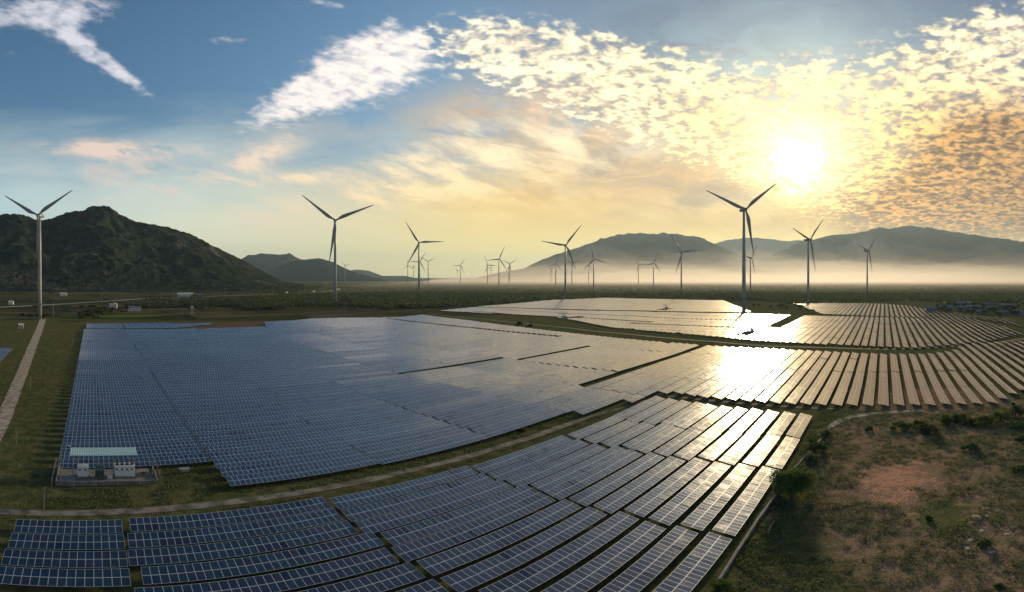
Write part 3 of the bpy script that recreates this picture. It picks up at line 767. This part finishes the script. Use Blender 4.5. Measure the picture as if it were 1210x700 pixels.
# ------------------------------------------------------------------ buildings
M_wall = noisy('white_plaster', (.62,.61,.58), (.74,.73,.70), .8, .85)
M_wall2 = noisy('grey_plaster', (.15,.155,.16), (.22,.225,.23), .8, .85)
M_tile = noisy('roof_tin', (.12,.13,.145), (.30,.31,.32), .6, .6)
M_red = noisy('roof_red', (.28,.12,.08), (.36,.18,.12), .6, .8)
M_glass = mat('window_glass', (.03,.035,.04), .1)
def house(E_, N_, W_, D_, h, rh, lab, mw, mr, rz=0, floors=1, flat=False, group=None):
    z = und(E_, N_) if math.hypot(E_, N_) < 900 else 0
    e = empty('house', (E_, N_, z), rz, lab, 'house', group)
    b = MB(); b.box((0,0,h/2-.3), (W_,D_,h+.6))
    if not flat:
        i = len(b.v)
        for sx_ in (-1,1): b.v += [Vector((sx_*(W_/2-.01), -D_/2, h)), Vector((sx_*(W_/2-.01), D_/2, h)), Vector((sx_*(W_/2-.01), 0, h+rh))]
        b.f += [[i,i+1,i+2],[i+3,i+5,i+4]]; b.m += [0,0]
    b.build('wall', mw, e)
    r = MB()
    if flat: r.box((0,0,h+.15), (W_+.5, D_+.5, .3)); r.box((W_*.2,0,h+.9), (2.2,2.2,1.2))
    else:
        for s in (-1, 1):
            a = math.atan2(rh, D_/2); l = math.hypot(rh, D_/2)+.5
            rot = Matrix.Rotation(-s*a, 3, 'X')
            r.box((0, s*(D_/4+.2*math.cos(a)), h+rh/2-.2*math.sin(a)+.08), (W_+.8, l, .12), rot)
    r.build('roof', mr, e)
    nwin = max(2, int(W_/3))
    for fl in range(floors):
        for i in range(nwin):
            x = -W_/2 + W_*(i+.5)/nwin; zz = h*(fl+.55)/floors
            if fl == 0 and i == nwin//2:
                q = MB(); q.box((x, -D_/2-.02, 1.05), (1.0,.08,2.1)); q.build('door', M_dark, e); continue
            q = MB(); q.box((x, -D_/2-.02, zz), (1.1,.08,1.1)); q.build('window', M_glass, e)
    return e
hp = lambda x, y: g(x, y)
E_, N_ = hp(134, 366.5); house(E_, N_, 9, 8, 7.5, 0, 'white two-storey flat-roofed house behind the left panels', M_wall, M_wall, -.1, 2, True)
E_, N_ = hp(159, 367.5); house(E_, N_, 15, 8, 3.6, 2.0, 'low long white house with pale roof right of the two-storey one', M_wall, M_wall2, -.1)
E_, N_ = hp(25, 388); house(E_, N_, 3.6, 3, 3.0, .7, 'tiny white hut on the grass left of the dirt road end', M_wall, M_wall, .1)
E_, N_ = hp(219, 351); house(E_, N_, 32, 12, 7, 1.5, 'long white shed beside the highway under the hill', M_wall, M_wall, -.2)
E_, N_ = hp(236, 351); house(E_, N_, 14, 9, 4, 2, 'small pale house right of the long white shed', M_wall2, M_tile, -.2)
E_, N_ = hp(75, 350); house(E_, N_, 14, 9, 5, 2, 'small white house at the foot of the hill', M_wall, M_wall, 0)
E_, N_ = hp(13, 360); house(E_, N_, 7, 6, 4, 1.5, 'small white house at the far left below the highway', M_wall, M_wall, 0)
vil = [(1100,368,16,8,5,M_wall2,M_tile),(1118,366,22,10,5,M_wall2,M_tile),(1136,367.5,14,9,6,M_wall2,M_wall2),(1150,366,26,10,5,M_wall2,M_tile),(1160,371,14,8,4,M_wall2,M_tile),
       (1172,368,16,9,6,M_wall2,M_tile),(1184,372,18,9,4,M_wall2,M_wall2),(1192,366,24,12,7,M_wall2,M_tile),(1203,373,12,8,5,M_wall2,M_tile),(1170,363,30,12,6,M_wall2,M_wall2),(1140,362,30,12,6,M_wall2,M_tile)]
vn_ = ['leftmost low building of the hazy village behind the right panels','wide pale building second from left in the hazy village','grey flat-toned house in the middle left of the village',
 'long grey-roofed shed in the centre of the village','small pale house at the near edge of the village','grey house right of the village centre','low pale-roofed shed at the near right of the village',
 'large pale hall at the right of the village','small grey house at the right picture edge of the village','long hall at the back right of the village','long pale hall at the back left of the village']
for (x, y, W_, D_, h, mw, mr), lab in zip(vil, vn_):
    E_, N_ = hp(x, y); house(E_, N_, W_*.75, D_*.8, h*.8, 1.8, lab, mw, mr, -bear(x)+random.uniform(-.3,.3), group='village houses')
# watchtower
E_, N_ = g(227, 373); e = empty('watchtower', (E_, N_, und(E_, N_)), 0, 'slender grey lattice watchtower standing behind the back panels', 'watchtower')
for a in (-1,1):
    for b_ in (-1,1):
        q = MB(); q.tube([(a*1.3,b_*1.3,-.3),(a*.8,b_*.8,8)], .13, 6); q.build('leg', M_alu, e)
for k in range(4):
    z = 1+k*1.9; w_ = 1.3-.0625*z; q = MB(); q.box((0,-w_,z),(2*w_,.1,.1)); q.box((0,w_,z),(2*w_,.1,.1)); q.box((-w_,0,z),(.1,2*w_+.1,.1)); q.box((w_,0,z),(.1,2*w_+.1,.1)); q.build('brace', M_alu, e)
q = MB(); q.box((0,0,8.1),(3,3,.2)); q.box((0,0,9.0),(2.3,2.3,1.6)); q.build('cabin', M_wall, e); q = MB(); q.box((0,0,10.4),(3.2,3.2,.2)); q.box((0,0,10.1),(2.0,2.0,.5)); q.build('roof', M_wall2, e)

# ------------------------------------------------------------------ vehicles on the highway
def truck(x, y, lab, ln=9.0, h=3.4, c=None, box=True):
    E_, N_ = g(x, y); e = empty('truck' if box else 'parked_van', (E_, N_, .3), R(25), lab, 'truck' if box else 'van')
    q = MB(); q.box((-.8,0,1.0+h/2-.2), (ln-2.4,2.4,h-.6)); q.build('cargo_box', M_wall, e)
    q = MB(); q.box((ln/2-1.0,0,1.5), (2.0,2.3,1.9)); q.box((ln/2-1.2,0,2.6), (1.4,2.2,.5)); cb = q.build('cab', M_wall, e)
    q = MB(); q.box((ln/2+.02,0,1.9), (.06,2.0,.7)); q.build('windscreen', M_glass, cb)
    for wx in (-ln*.33, -ln*.2, ln*.36):
        for s in (-1,1):
            q = MB(); q.tube([(wx,s*.9,.5),(wx,s*1.2,.5)], .5, 14); q.build('wheel', M_black, e)
truck(339, 347.3, 'white truck on the highway left of the second turbine')
truck(371, 345.6, 'second white truck further along the highway towards the second turbine', 8)

# ------------------------------------------------------------------ vegetation
def foliage(name, c1, c2, sc_=.6):
    m = mat(name, c1, .75, spec=.2); nt = m.node_tree; b = bsdf(m)
    t = nt.nodes.new('ShaderNodeTexCoord'); oi = nt.nodes.new('ShaderNodeObjectInfo')
    n = nse(nt, t.outputs['Object'], sc_, 4, .65)
    f = (n*.8 + V(nt, oi.outputs['Random'])*.4).sstep(.35, .8)
    c = mixc(nt, f, c1, c2); nt.links.new(c, b.inputs['Base Color'])
    tr = nt.nodes.new('ShaderNodeBsdfTranslucent'); nt.links.new(mixc(nt, .5, c, (.10,.14,.03)), tr.inputs[0])
    mx = nt.nodes.new('ShaderNodeMixShader'); mx.inputs[0].default_value = .42
    nt.links.new(b.outputs[0], mx.inputs[1]); nt.links.new(tr.outputs[0], mx.inputs[2])
    nt.links.new(mx.outputs[0], nt.nodes['Material Output'].inputs[0]); return m
M_leaf = foliage('leaves', (.045,.092,.028), (.11,.175,.05))
M_leaf_b = foliage('bright_leaves', (.070,.12,.035), (.15,.20,.06))
M_leaf_g = foliage('grey_leaves', (.12,.135,.085), (.21,.22,.15), 1.5)
M_leaf_d = foliage('belt_leaves', (.042,.058,.036), (.085,.10,.060), .08)
M_dry = foliage('dry_grass', (.13,.115,.055), (.20,.165,.085), 1.5)
M_bark = noisy('bark', (.07,.05,.035), (.12,.09,.065), 2, .9)
def quads(C, S, seed=0, flat=.0):
    rg = np.random.default_rng(seed); n = len(C)
    a = rg.normal(size=(n,3)); a /= np.linalg.norm(a, axis=1)[:,None]; b = rg.normal(size=(n,3)); a[:,2] *= (1-flat)
    a /= np.linalg.norm(a, axis=1)[:,None]
    b -= (a*b).sum(1)[:,None]*a; b /= np.linalg.norm(b, axis=1)[:,None]
    S = np.asarray(S).reshape(-1,1)*np.ones((n,1)); a = a*S; b = b*S*.6
    v = np.stack([C-a, C+b*.9, C+a, C-b*.9], 1).reshape(-1,3)
    return v, np.arange(4*n).reshape(-1,4)
def crown_pts(rx, rz, clumps, per, seed, h0=0.0, low=.0, cr=.38):
    rg = np.random.default_rng(seed); P = []
    for i in range(clumps):
        d = rg.normal(size=3); d /= np.linalg.norm(d); d[2] = abs(d[2])*1.0 - low
        c = d*np.array([rx, rx, rz])*(.35+.62*rg.random())*np.array([1,1,1]) + np.array([0,0,h0])
        k = cr*(.4+.75*rg.random())
        q = rg.normal(size=(per,3)); q /= np.linalg.norm(q, axis=1)[:,None]; q *= (.55+.45*rg.random((per,1)))
        P.append(c + q*np.array([rx*k, rx*k, rz*k*.9]))
    P = np.concatenate(P); P[:,2] = np.maximum(P[:,2], .03); return P
def mk_crown(rx, rz, clumps, per, leaf, seed, h0, m, low=.2):
    P = crown_pts(rx, rz, clumps, per, seed, h0, low)
    v, f = quads(P, np.random.default_rng(seed).uniform(leaf*.6, leaf*1.3, len(P)), seed)
    return mesh('crown', v.tolist(), f.tolist(), m)
def mk_trunk(h, r, seed, limbs=5):
    rr = random.Random(seed); b = MB()
    b.tube([(0,0,-.3),(rr.uniform(-.1,.1),0,h*.5),(rr.uniform(-.3,.3),rr.uniform(-.3,.3),h)], [r, r*.75, r*.4], 8)
    for i in range(limbs):
        a = rr.uniform(0, 6.28); l = h*rr.uniform(.45,.8); z = h*rr.uniform(.35,.8)
        b.tube([(0,0,z),(math.cos(a)*l*.5, math.sin(a)*l*.5, z+l*.35),(math.cos(a)*l, math.sin(a)*l, z+l*.8)], [r*.5,r*.35,r*.12], 6)
    return mesh('trunk', b.v, b.f, M_bark)
def plant(name, x, y, rx, rz, clumps, per, leaf, lab, cat, m, group=None, seed=1, h0=None, EN=None):
    E_, N_ = EN or g(x, y); e = empty(name, (E_, N_, und(E_, N_)), random.uniform(0,6), lab, cat, group)
    h0 = rz*.45 if h0 is None else h0
    link('trunk', mk_trunk(h0+rz*.4, rx*.07, seed), e); link('crown', mk_crown(rx, rz, clumps, per, leaf, seed, h0, m, .25), e); return e
plant('leafy_bush', 936, 590, 3.9, 5.6, 40, 330, .17, 'large dark green bush leaning over the lower right corner of the panels', 'bush', M_leaf, seed=3)
plant('leafy_bush', 908+20, 600, 1.6, 1.2, 12, 150, .14, 'pale scrubby bush at the foot of the large dark bush', 'bush', M_leaf_g, seed=33)
plant('leafy_bush', 957, 548, 2.2, 2.0, 16, 200, .15, 'grey green bush just above the large dark bush', 'bush', M_leaf_g, seed=4)
plant('leafy_bush', 963, 533, 2.5, 2.6, 18, 200, .16, 'middle dark bush of the line beside the panel edge', 'bush', M_leaf, seed=5)
plant('leafy_bush', 975, 516, 2.0, 1.8, 14, 160, .16, 'topmost small bush of the line beside the panel edge', 'bush', M_leaf_b, seed=6)
plant('leafy_bush', 850, 700, 1.7, 1.3, 14, 160, .12, 'low yellow green bush at the bottom edge beside the last panel', 'bush', M_leaf_b, seed=7)
bl = [(1066,506,4.2,2.6,'leftmost bush of the dark hedge on the right'),(1084,503,3.2,2.4,'small second bush of the right hedge'),(1098,511,4.6,3.6,'largest bush low in the middle of the right hedge'),
 (1120,500,3.6,2.6,'bush behind the largest one in the right hedge'),(1136,497,3.6,2.4,'flat bush in the middle of the right hedge'),(1146,502,3.0,2.0,'low front bush between hedge and scrub'),(1164,502,4.4,3.2,'broad bush right of the hedge middle'),
 (1182,498,5.0,3.8,'tall bush near the right end of the hedge'),(1200,492,5.0,4.6,'tallest bush at the right end of the hedge'),(1206,506,3.4,2.6,'front bush at the right picture edge'),(1145,531,3.0,2.1,'lone dark round bush on the brown scrub below the hedge'),
 (1205,558,2.2,1.8,'small green bush at the right edge beside bare soil'),(1207,520,2.2,1.6,'small dark bush at the right edge below the hedge'),(1027,508,1.8,1.6,'small round bush left of the reddish soil'),
 (1098,617,1.0,.9,'small bright green bush casting a shadow on green grass'),(1165,648,1.4,1.2,'bright green bush at the lower right beside pale stones'),(1180,697,.9,.7,'tiny bush at the bottom right edge')]
for i, (x, y, rx, rz, lab) in enumerate(bl):
    plant('leafy_bush', x, y, rx*.72, rz*.72, 16, 150, .14 if y > 540 else .2, lab, 'bush', M_leaf_b if y > 540 and i != 10 else (M_leaf, M_leaf_b, M_leaf_d)[i % 3], 'bushes on the right scrubland', 40+i)
plant('leafy_bush', 618, 510, 1.6, .8, 10, 120, .13, 'lone low bush on the grass strip between the two panel fields', 'bush', M_leaf, seed=90)
plant('leafy_bush', 614, 385, 3.2, 2.6, 14, 60, .5, 'dark bush on the grassy band below the clearing station', 'bush', M_leaf_d, seed=91)
plant('leafy_bush', 626, 387, 2.6, 2.0, 14, 60, .5, 'smaller dark bush on the grassy band right of the other one', 'bush', M_leaf_d, seed=92)
# ground cover near the camera: tufts and low scrub
def tufts():
    C, S = [], []; rg = random.Random(5)
    cnt = 0
    while cnt < 5200:
        E_ = rg.uniform(45, 185); N_ = rg.uniform(-60, 16.5)
        if not vis(E_, N_) or math.hypot(E_, N_) > 190: continue
        if (E_ > 150 and N_ > -38): continue
        if N_ < -34 and E_ > 152: continue
        den = noise.noise(Vector((E_/9, N_/9, 2))) + .4*noise.noise(Vector((E_/2.5, N_/2.5, 5)))
        rd = ((E_-94)/12)**2 + ((N_+4)/7)**2
        if den < (-.1 if rd > 1.2 else .45): cnt += .15; continue
        k = rg.choice((.35,.5,.8)); n = int(16*k)+6; zz = und(E_, N_)
        for _ in range(n): C.append((E_+rg.gauss(0,k*.5), N_+rg.gauss(0,k*.5), zz + abs(rg.gauss(0,k*.35)))); S.append(rg.uniform(.08,.17))
        cnt += 1
    return np.array(C), np.array(S)
C1, S1 = tufts()
def clumps():
    C, S = [], []; rg = random.Random(15); cnt = 0
    while cnt < 520:
        E_ = rg.uniform(45, 150); N_ = rg.uniform(-48, 15.5)
        if not vis(E_, N_) or ((E_-94)/12)**2 + ((N_+4)/7)**2 < 1.3 or ((E_-78)/9)**2 + ((N_+9)/5)**2 < 1: continue
        if noise.noise(Vector((E_/11, N_/11, 8))) < -.15: continue
        k = rg.uniform(.35,.95); zz = und(E_, N_)
        for _ in range(int(70*k)):
            a = rg.uniform(0,6.28); u_ = rg.random(); C.append((E_+math.cos(a)*k*math.sqrt(u_), N_+math.sin(a)*k*math.sqrt(u_), zz + k*.75*math.sqrt(max(.03,1-u_))*rg.uniform(.6,1.05))); S.append(rg.uniform(.08,.15))
        cnt += 1
    return np.array(C), np.array(S)
C0, S0 = clumps(); v, f = quads(C0, S0, 77); tag(link('low_shrubs', mesh('low_shrubs', v.tolist(), f.tolist(), M_leaf_g)), 'many low round grey green shrubs dotted over the brown scrubland', 'scrub', kind='stuff'); half = rng.random(len(C1)) < .5
grp = (np.arange(len(C1))//14) % 3
for m_, gi, lab in ((M_leaf_g, 0, 'pale grey green low scrub plants scattered over the brown soil'), (M_leaf_b, 1, 'green low weeds scattered over the brown soil'), (M_dry, 2, 'dry straw coloured tufts scattered over the brown soil')):
    s_ = grp == gi; v, f = quads(C1[s_], S1[s_], gi+3); tag(link('scrub_plants', mesh('scrub_plants', v.tolist(), f.tolist(), m_)), lab, 'scrub', kind='stuff')
def grass():
    C, S = [], []; rg = random.Random(9); n = 0
    while n < 26000:
        q = rg.random()
        if q < .40: E_ = rg.uniform(-75, -8); N_ = rg.uniform(70, 210)
        elif q < .55: E_ = rg.uniform(-8, 26); N_ = rg.uniform(78, 100)
        elif q < .85: E_ = rg.uniform(20, 160); N_ = rg.uniform(76, 88)
        else: E_ = rg.uniform(50, 150); N_ = rg.uniform(14.6, 18.6)
        if -8.0 < E_ < 13 and 89 < N_ < 101.5: continue
        if not vis(E_, N_): continue
        if abs(N_-78.6) < 1.4: continue
        if E_ > -55 and noise.noise(Vector((E_/6, N_/6, 1))) < -.15: n += .3; continue
        zz = und(E_, N_); C.append((E_, N_, zz+rg.uniform(.02,.22))); S.append(rg.uniform(.10,.26)); n += 1
    return np.array(C), np.array(S)
C2, S2 = grass(); road = lambda e_, n_: -27 - (n_-100)*.073
keep = ~((C2[:,1] > 85) & (np.abs(C2[:,0] - (-20.5 - (C2[:,1]-117)*.083)) < 3.8)); C2, S2 = C2[keep], S2[keep]
h_ = rng.random(len(C2)) < .55
v, f = quads(C2[h_], S2[h_], 8, .3); tag(link('grass', mesh('grass', v.tolist(), f.tolist(), M_leaf)), 'green rough grass on the strips around the panels', 'grass', kind='stuff')
v, f = quads(C2[~h_], S2[~h_], 9, .3); tag(link('dry_grass', mesh('dry_grass', v.tolist(), f.tolist(), M_dry)), 'dry yellowish grass on the strips around the panels', 'grass', kind='stuff')
# concrete kerb wall along the field edge, log, stones
pts = [g(848,694), g(871,657), g(896,618), g(918,587), g(940,555), g(958,534), g(976,513)]
q = MB()
for a, b_ in zip(pts[:-1], pts[1:]):
    A_ = Vector((*a, und(*a))); B_ = Vector((*b_, und(*b_))); n_ = max(1, int((B_-A_).length/3))
    for i in range(n_):
        p0 = A_.lerp(B_, i/n_); p1 = A_.lerp(B_, (i+1)/n_); d_ = p1-p0
        q.box(((p0+p1)/2 + Vector((0,0,.2))), (d_.length-.03, .35, .9), Matrix.Rotation(math.atan2(d_.y, d_.x), 3, 'Z'))
tag(q.build('concrete_wall', M_conc), 'low pale concrete wall running along the right edge of the front field', 'wall')
E_, N_ = g(911, 626); q = MB(); q.tube([(-2.2,0,.12),(0,.1,.14),(2.3,-.1,.12)], [.13,.12,.09], 8); o = q.build('fallen_log', M_dry if 0 else noisy('dead_wood', (.30,.25,.18),(.40,.34,.26),3), None, (E_, N_, und(E_, N_)), rot=(0,0,R(2))); tag(o, 'pale fallen log lying on the dark scrub beside the concrete wall', 'log')
M_stone = noisy('pale_stone', (.42,.36,.29), (.56,.50,.42), 1.5, 1.0)
def stone(x, y, s, lab, seed):
    rr = random.Random(seed); E_, N_ = g(x, y); v = []; f = []; n = 10
    for i in range(5):
        for k in range(n):
            a = 2*math.pi*k/n; r_ = s*(1, 1.02, .85, .5, .12)[i]*(1+.25*noise.noise(Vector((math.cos(a)*1.2, math.sin(a)*1.2, seed+i*.3))))
            v.append((math.cos(a)*r_*1.5, math.sin(a)*r_, (-.1, .08, .2, .28, .3)[i]*s*1.2))
    for i in range(4):
        for k in range(n): a = i*n+k; b_ = i*n+(k+1) % n; f.append((a, b_, b_+n, a+n))
    f.append(tuple(range(4*n, 5*n)))
    tag(link('stone', mesh('stone', v, f, M_stone), None, (E_, N_, und(E_, N_)), (0,0,rr.uniform(0,3))), lab, 'stone', 'pale stones on the scrub')
for i, (x, y, s, lab) in enumerate([(1154,614,.7,'largest pale flat stone right of the green bush patch'),(1166,612,.35,'small pale stone right of the largest one'),(1160,630,.4,'pale stone below the largest one'),(1147,641,.4,'pale stone left of the lower bright bush'),
    (1172,655,.35,'grey slab of rock right of the lower bright bush'),(1190,634,.35,'small pale stone near the right edge'),(1143,651,.35,'lowest left pale stone of the cluster'),(1165,603,.4,'upper pale stone above the largest one'),(1178,606,.35,'upper right pale stone above the cluster')]): stone(x, y, s, lab, i*7+1)
# tree belt beyond the fields
cr = [mk_crown(3.2, 2.6, 9, 34, .62, 200+i, 3.2, M_leaf_d, .3) for i in range(6)]
tk = [mk_trunk(3.4, .22, 300+i, 4) for i in range(3)]
belts = []   # (x px, y px) on the sheet
rr = random.Random(77)
def scatter(n, x0, x1, y0, y1, thr=-.05, fr_=.004):
    k = 0; tries = 0
    while k < n and tries < n*60:
        tries += 1; x = rr.uniform(x0, x1); y = rr.uniform(y0(x) if callable(y0) else y0, y1(x) if callable(y1) else y1)
        E_, N_ = g(x, y)
        if noise.noise(Vector((E_*fr_, N_*fr_, .5))) < thr: continue
        belts.append((E_, N_, x, y)); k += 1
pl = lambda *p: (lambda x: float(np.interp(x, [a for a, b in p], [b for a, b in p])))
scatter(60, 95, 300, pl((95,366),(300,356)), pl((95,374),(300,370)), 0.0, .012)
scatter(16, 88, 128, 371, 379, -1)
scatter(55, 290, 400, pl((290,349),(400,350)), pl((290,369),(400,368)), 0.0, .01)
scatter(90, 400, 560, pl((400,339),(560,340)), pl((400,367),(560,362)), .0, .006)
scatter(90, 540, 860, pl((540,341),(860,342)), pl((540,362),(650,355),(720,349),(860,352)), -.05, .005)
scatter(50, 820, 945, 346, pl((820,354),(862,362),(945,369)), -.1, .008)
scatter(16, 855, 870, 349, 354, -1)
scatter(30, 940, 1010, 364.5, 370.5, -.3, .01)
scatter(100, 1075, 1212, pl((1070,364),(1120,360),(1210,361)), pl((1070,369),(1120,373),(1210,377)), -.35, .02)
scatter(14, 745, 760, 363, 365, -1)
scatter(14, 0, 60, 366, 384, .1, .02)
belts.sort(key=lambda b: b[0]**2 + b[1]**2)
def clear(E_, N_):
    for t in vt:
        if abs(t[1]-N_) < 5 and abs(t[0]-E_) < t[2]*.5+3: return False
    return True
belts = [b for b in belts if clear(b[0], b[1])]
regs = [(0,95,'at the far left beyond the dirt road'),(95,300,'in the belt around the white houses'),(300,400,'in the belt left of the second turbine'),(400,480,'in the belt just right of the second turbine'),(480,600,'in the belt between the left and central turbines'),
        (600,720,'in the belt around the central turbine foot'),(720,870,'in the belt before the misty mountain foot'),(870,1020,'in the clump around the tallest turbine foot'),(1020,1300,'among the hazy village houses')]
for i, (E_, N_, x, y) in enumerate(belts[:295]):
    where = next(l for a, b_, l in regs if a <= x < b_) if x < 1300 else ''
    s = rr.uniform(.7, 1.35) + (.15 if x > 1060 else 0)
    e = empty('broadleaf_tree', (E_, N_, und(E_, N_)), rr.uniform(0,6), 'dark small broadleaf tree '+where, 'tree', 'trees '+where)
    e.scale = (s*rr.uniform(.9,1.3), s*rr.uniform(.9,1.3), s)
    link('trunk', tk[i % 3], e); link('crown', cr[i % 6], e)
def forest(name, pts_, per, leaf, m, lab, size=(3.0,3.0)):
    C, S = [], []; rg = np.random.default_rng(3)
    for (E_, N_) in pts_:
        s = rg.uniform(.6,1.3); q = rg.normal(size=(per,3)); q /= np.linalg.norm(q, axis=1)[:,None]
        q = q*np.array([size[0]*s*1.3, size[0]*s*1.3, size[1]*s]) + np.array([E_, N_, und(E_, N_)+size[1]*s*.8]); q[:,2] = np.maximum(q[:,2], .3)
        C.append(q); S.append(np.full(per, leaf*s))
    C = np.concatenate(C); S = np.concatenate(S); v, f = quads(C, S, 5)
    return tag(link(name, mesh(name, v.tolist(), f.tolist(), m)), lab, 'trees', kind='stuff')
fp = []
tries = 0
while len(fp) < 8000 and tries < 160000:
    tries += 1
    x = rr.uniform(-5, 1215); y = HORIZON + 5 + 34*rr.random()**1.3
    ymax = np.interp(x, [0,100,300,400,560,650,860,950,1060,1210], [350,362,369,370,362,355,352,360,356,359])
    if y > ymax or (x < 95 and y > 348): continue
    E_, N_ = g(x, y)
    if noise.noise(Vector((E_*.0035, N_*.0035, .5))) + .5*noise.noise(Vector((E_*.012, N_*.012, 4))) < (-.4 if (y > 340 and x > 500) else (-.12 if y > 338 else (.22 if x > 480 else -.1))): continue
    hw = [(-121,649),(116,984),(430,1109),(742,1401)]
    if any(abs((b_[0]-a[0])*(a[1]-N_)-(a[0]-E_)*(b_[1]-a[1]))/math.hypot(b_[0]-a[0], b_[1]-a[1]) < (45 if x < 330 else 25) for a, b_ in zip(hw[:-1], hw[1:])): continue
    if y > 345 and not clear(E_, N_): continue
    fp.append((E_, N_))
forest('far_wood', fp, 26, 1.5, M_leaf_d, 'dark scrubby woodland spreading over the far plain', (3.4,2.8))
# scrub trees on the near hill flank
# far pale water sheets
M_water = mat('pond_water', (.05,.06,.07), .06)
for i, ps in enumerate([[g(1082,358.5), g(1110,356.2), g(1160,357.3), g(1156,358.8), g(1110,358.3)], [g(1052,355.0), g(1076,354.6), g(1076,355.6), g(1052,355.9)], [g(930,357.3), g(950,356.6), g(990,357.2), g(985,358.3), g(935,358.3)]]):
    v = [(a, b_, .35) for a, b_ in ps]; tag(link('pond', mesh('pond', v, [list(range(len(v)))], M_water)), kind='structure')

# ------------------------------------------------------------------ air: haze over the plain and a low bank of morning mist
def vol(name, dens, colr, aniso):
    m = bpy.data.materials.new(name); m.use_nodes = True; nt = m.node_tree; nt.nodes.clear()
    o = nt.nodes.new('ShaderNodeOutputMaterial'); p = nt.nodes.new('ShaderNodeVolumePrincipled')
    p.inputs['Density'].default_value = dens; p.inputs['Color'].default_value = (*colr, 1); p.inputs['Anisotropy'].default_value = aniso
    nt.links.new(p.outputs[0], o.inputs['Volume']); return m
b = MB(); b.box((0, 0, 0), (2, 2, 2))
def airbox(name, lo_, hi_, m, lab):
    q = MB(); q.box(((lo_[0]+hi_[0])/2, (lo_[1]+hi_[1])/2, (lo_[2]+hi_[2])/2), (hi_[0]-lo_[0], hi_[1]-lo_[1], hi_[2]-lo_[2]))
    return tag(q.build(name, m), lab, 'haze', kind='stuff')
airbox('haze', (-24000,-24000,-8), (24000,24000,1300), vol('haze_air', 3.4e-5, (.60,.82,1.0), .35), 'thin golden haze over the whole plain')
def mist(x0, x1, r0, r1, ztop, dens, seed, lab):
    v, f = [], []; nx_ = 70; nr_ = 14
    for i in range(nx_+1):
        for j in range(nr_+1):
            s = i/nx_; t = j/nr_; a = bear(x0+(x1-x0)*s); r = r0+(r1-r0)*t
            edge = min(1, 4*s, 5*(1-s))*min(1, 6*t, 6*(1-t)); p = (r*math.sin(a), r*math.cos(a))
            h = ztop*max(.02, edge**.6)*(1+.8*noise.noise(Vector((p[0]/800, p[1]/800, seed)))+.45*noise.noise(Vector((p[0]/260, p[1]/260, seed+5))))
            v += [(p[0], p[1], max(4.0+seed*.31, h)), (p[0], p[1], 2.0+seed*.31)]
    w_ = nr_+1; I = lambda i, j, k: (i*w_+j)*2+k
    for i in range(nx_):
        for j in range(nr_):
            f.append((I(i,j,0), I(i,j+1,0), I(i+1,j+1,0), I(i+1,j,0))[::-1]); f.append((I(i,j,1), I(i,j+1,1), I(i+1,j+1,1), I(i+1,j,1)))
    for i in range(nx_): f.append((I(i,0,0), I(i+1,0,0), I(i+1,0,1), I(i,0,1))[::-1]); f.append((I(i,nr_,0), I(i+1,nr_,0), I(i+1,nr_,1), I(i,nr_,1)))
    for j in range(nr_): f.append((I(0,j,0), I(0,j+1,0), I(0,j+1,1), I(0,j,1))); f.append((I(nx_,j,0), I(nx_,j+1,0), I(nx_,j+1,1), I(nx_,j,1))[::-1])
    me = mesh('mist', v, f, vol('mist_air', dens, (1,.96,.92), .5)); bm = bmesh.new(); bm.from_mesh(me)
    bmesh.ops.recalc_face_normals(bm, faces=bm.faces[:]); bm.to_mesh(me); bm.free()
    return tag(link('mist', me), lab, 'mist', kind='stuff')
mist(500, 1330, 2300, 5600, 70, 2.6e-4, 1, 'lowest layer of bright morning mist lying on the plain before the mountains')
mist(500, 1330, 2500, 5400, 120, 1.8e-4, 2, 'second layer of morning mist before the mountains')
mist(500, 1330, 2700, 5200, 165, 1.1e-4, 3, 'third thinner layer of morning mist before the mountains')
mist(380, 1400, 1150, 4200, 26, 2.2e-4, 6, 'thin ground haze softening the plain and turbine feet beyond the tree belt')
mist(500, 1330, 2900, 5000, 215, .7e-4, 4, 'topmost thin wisps of the morning mist bank')
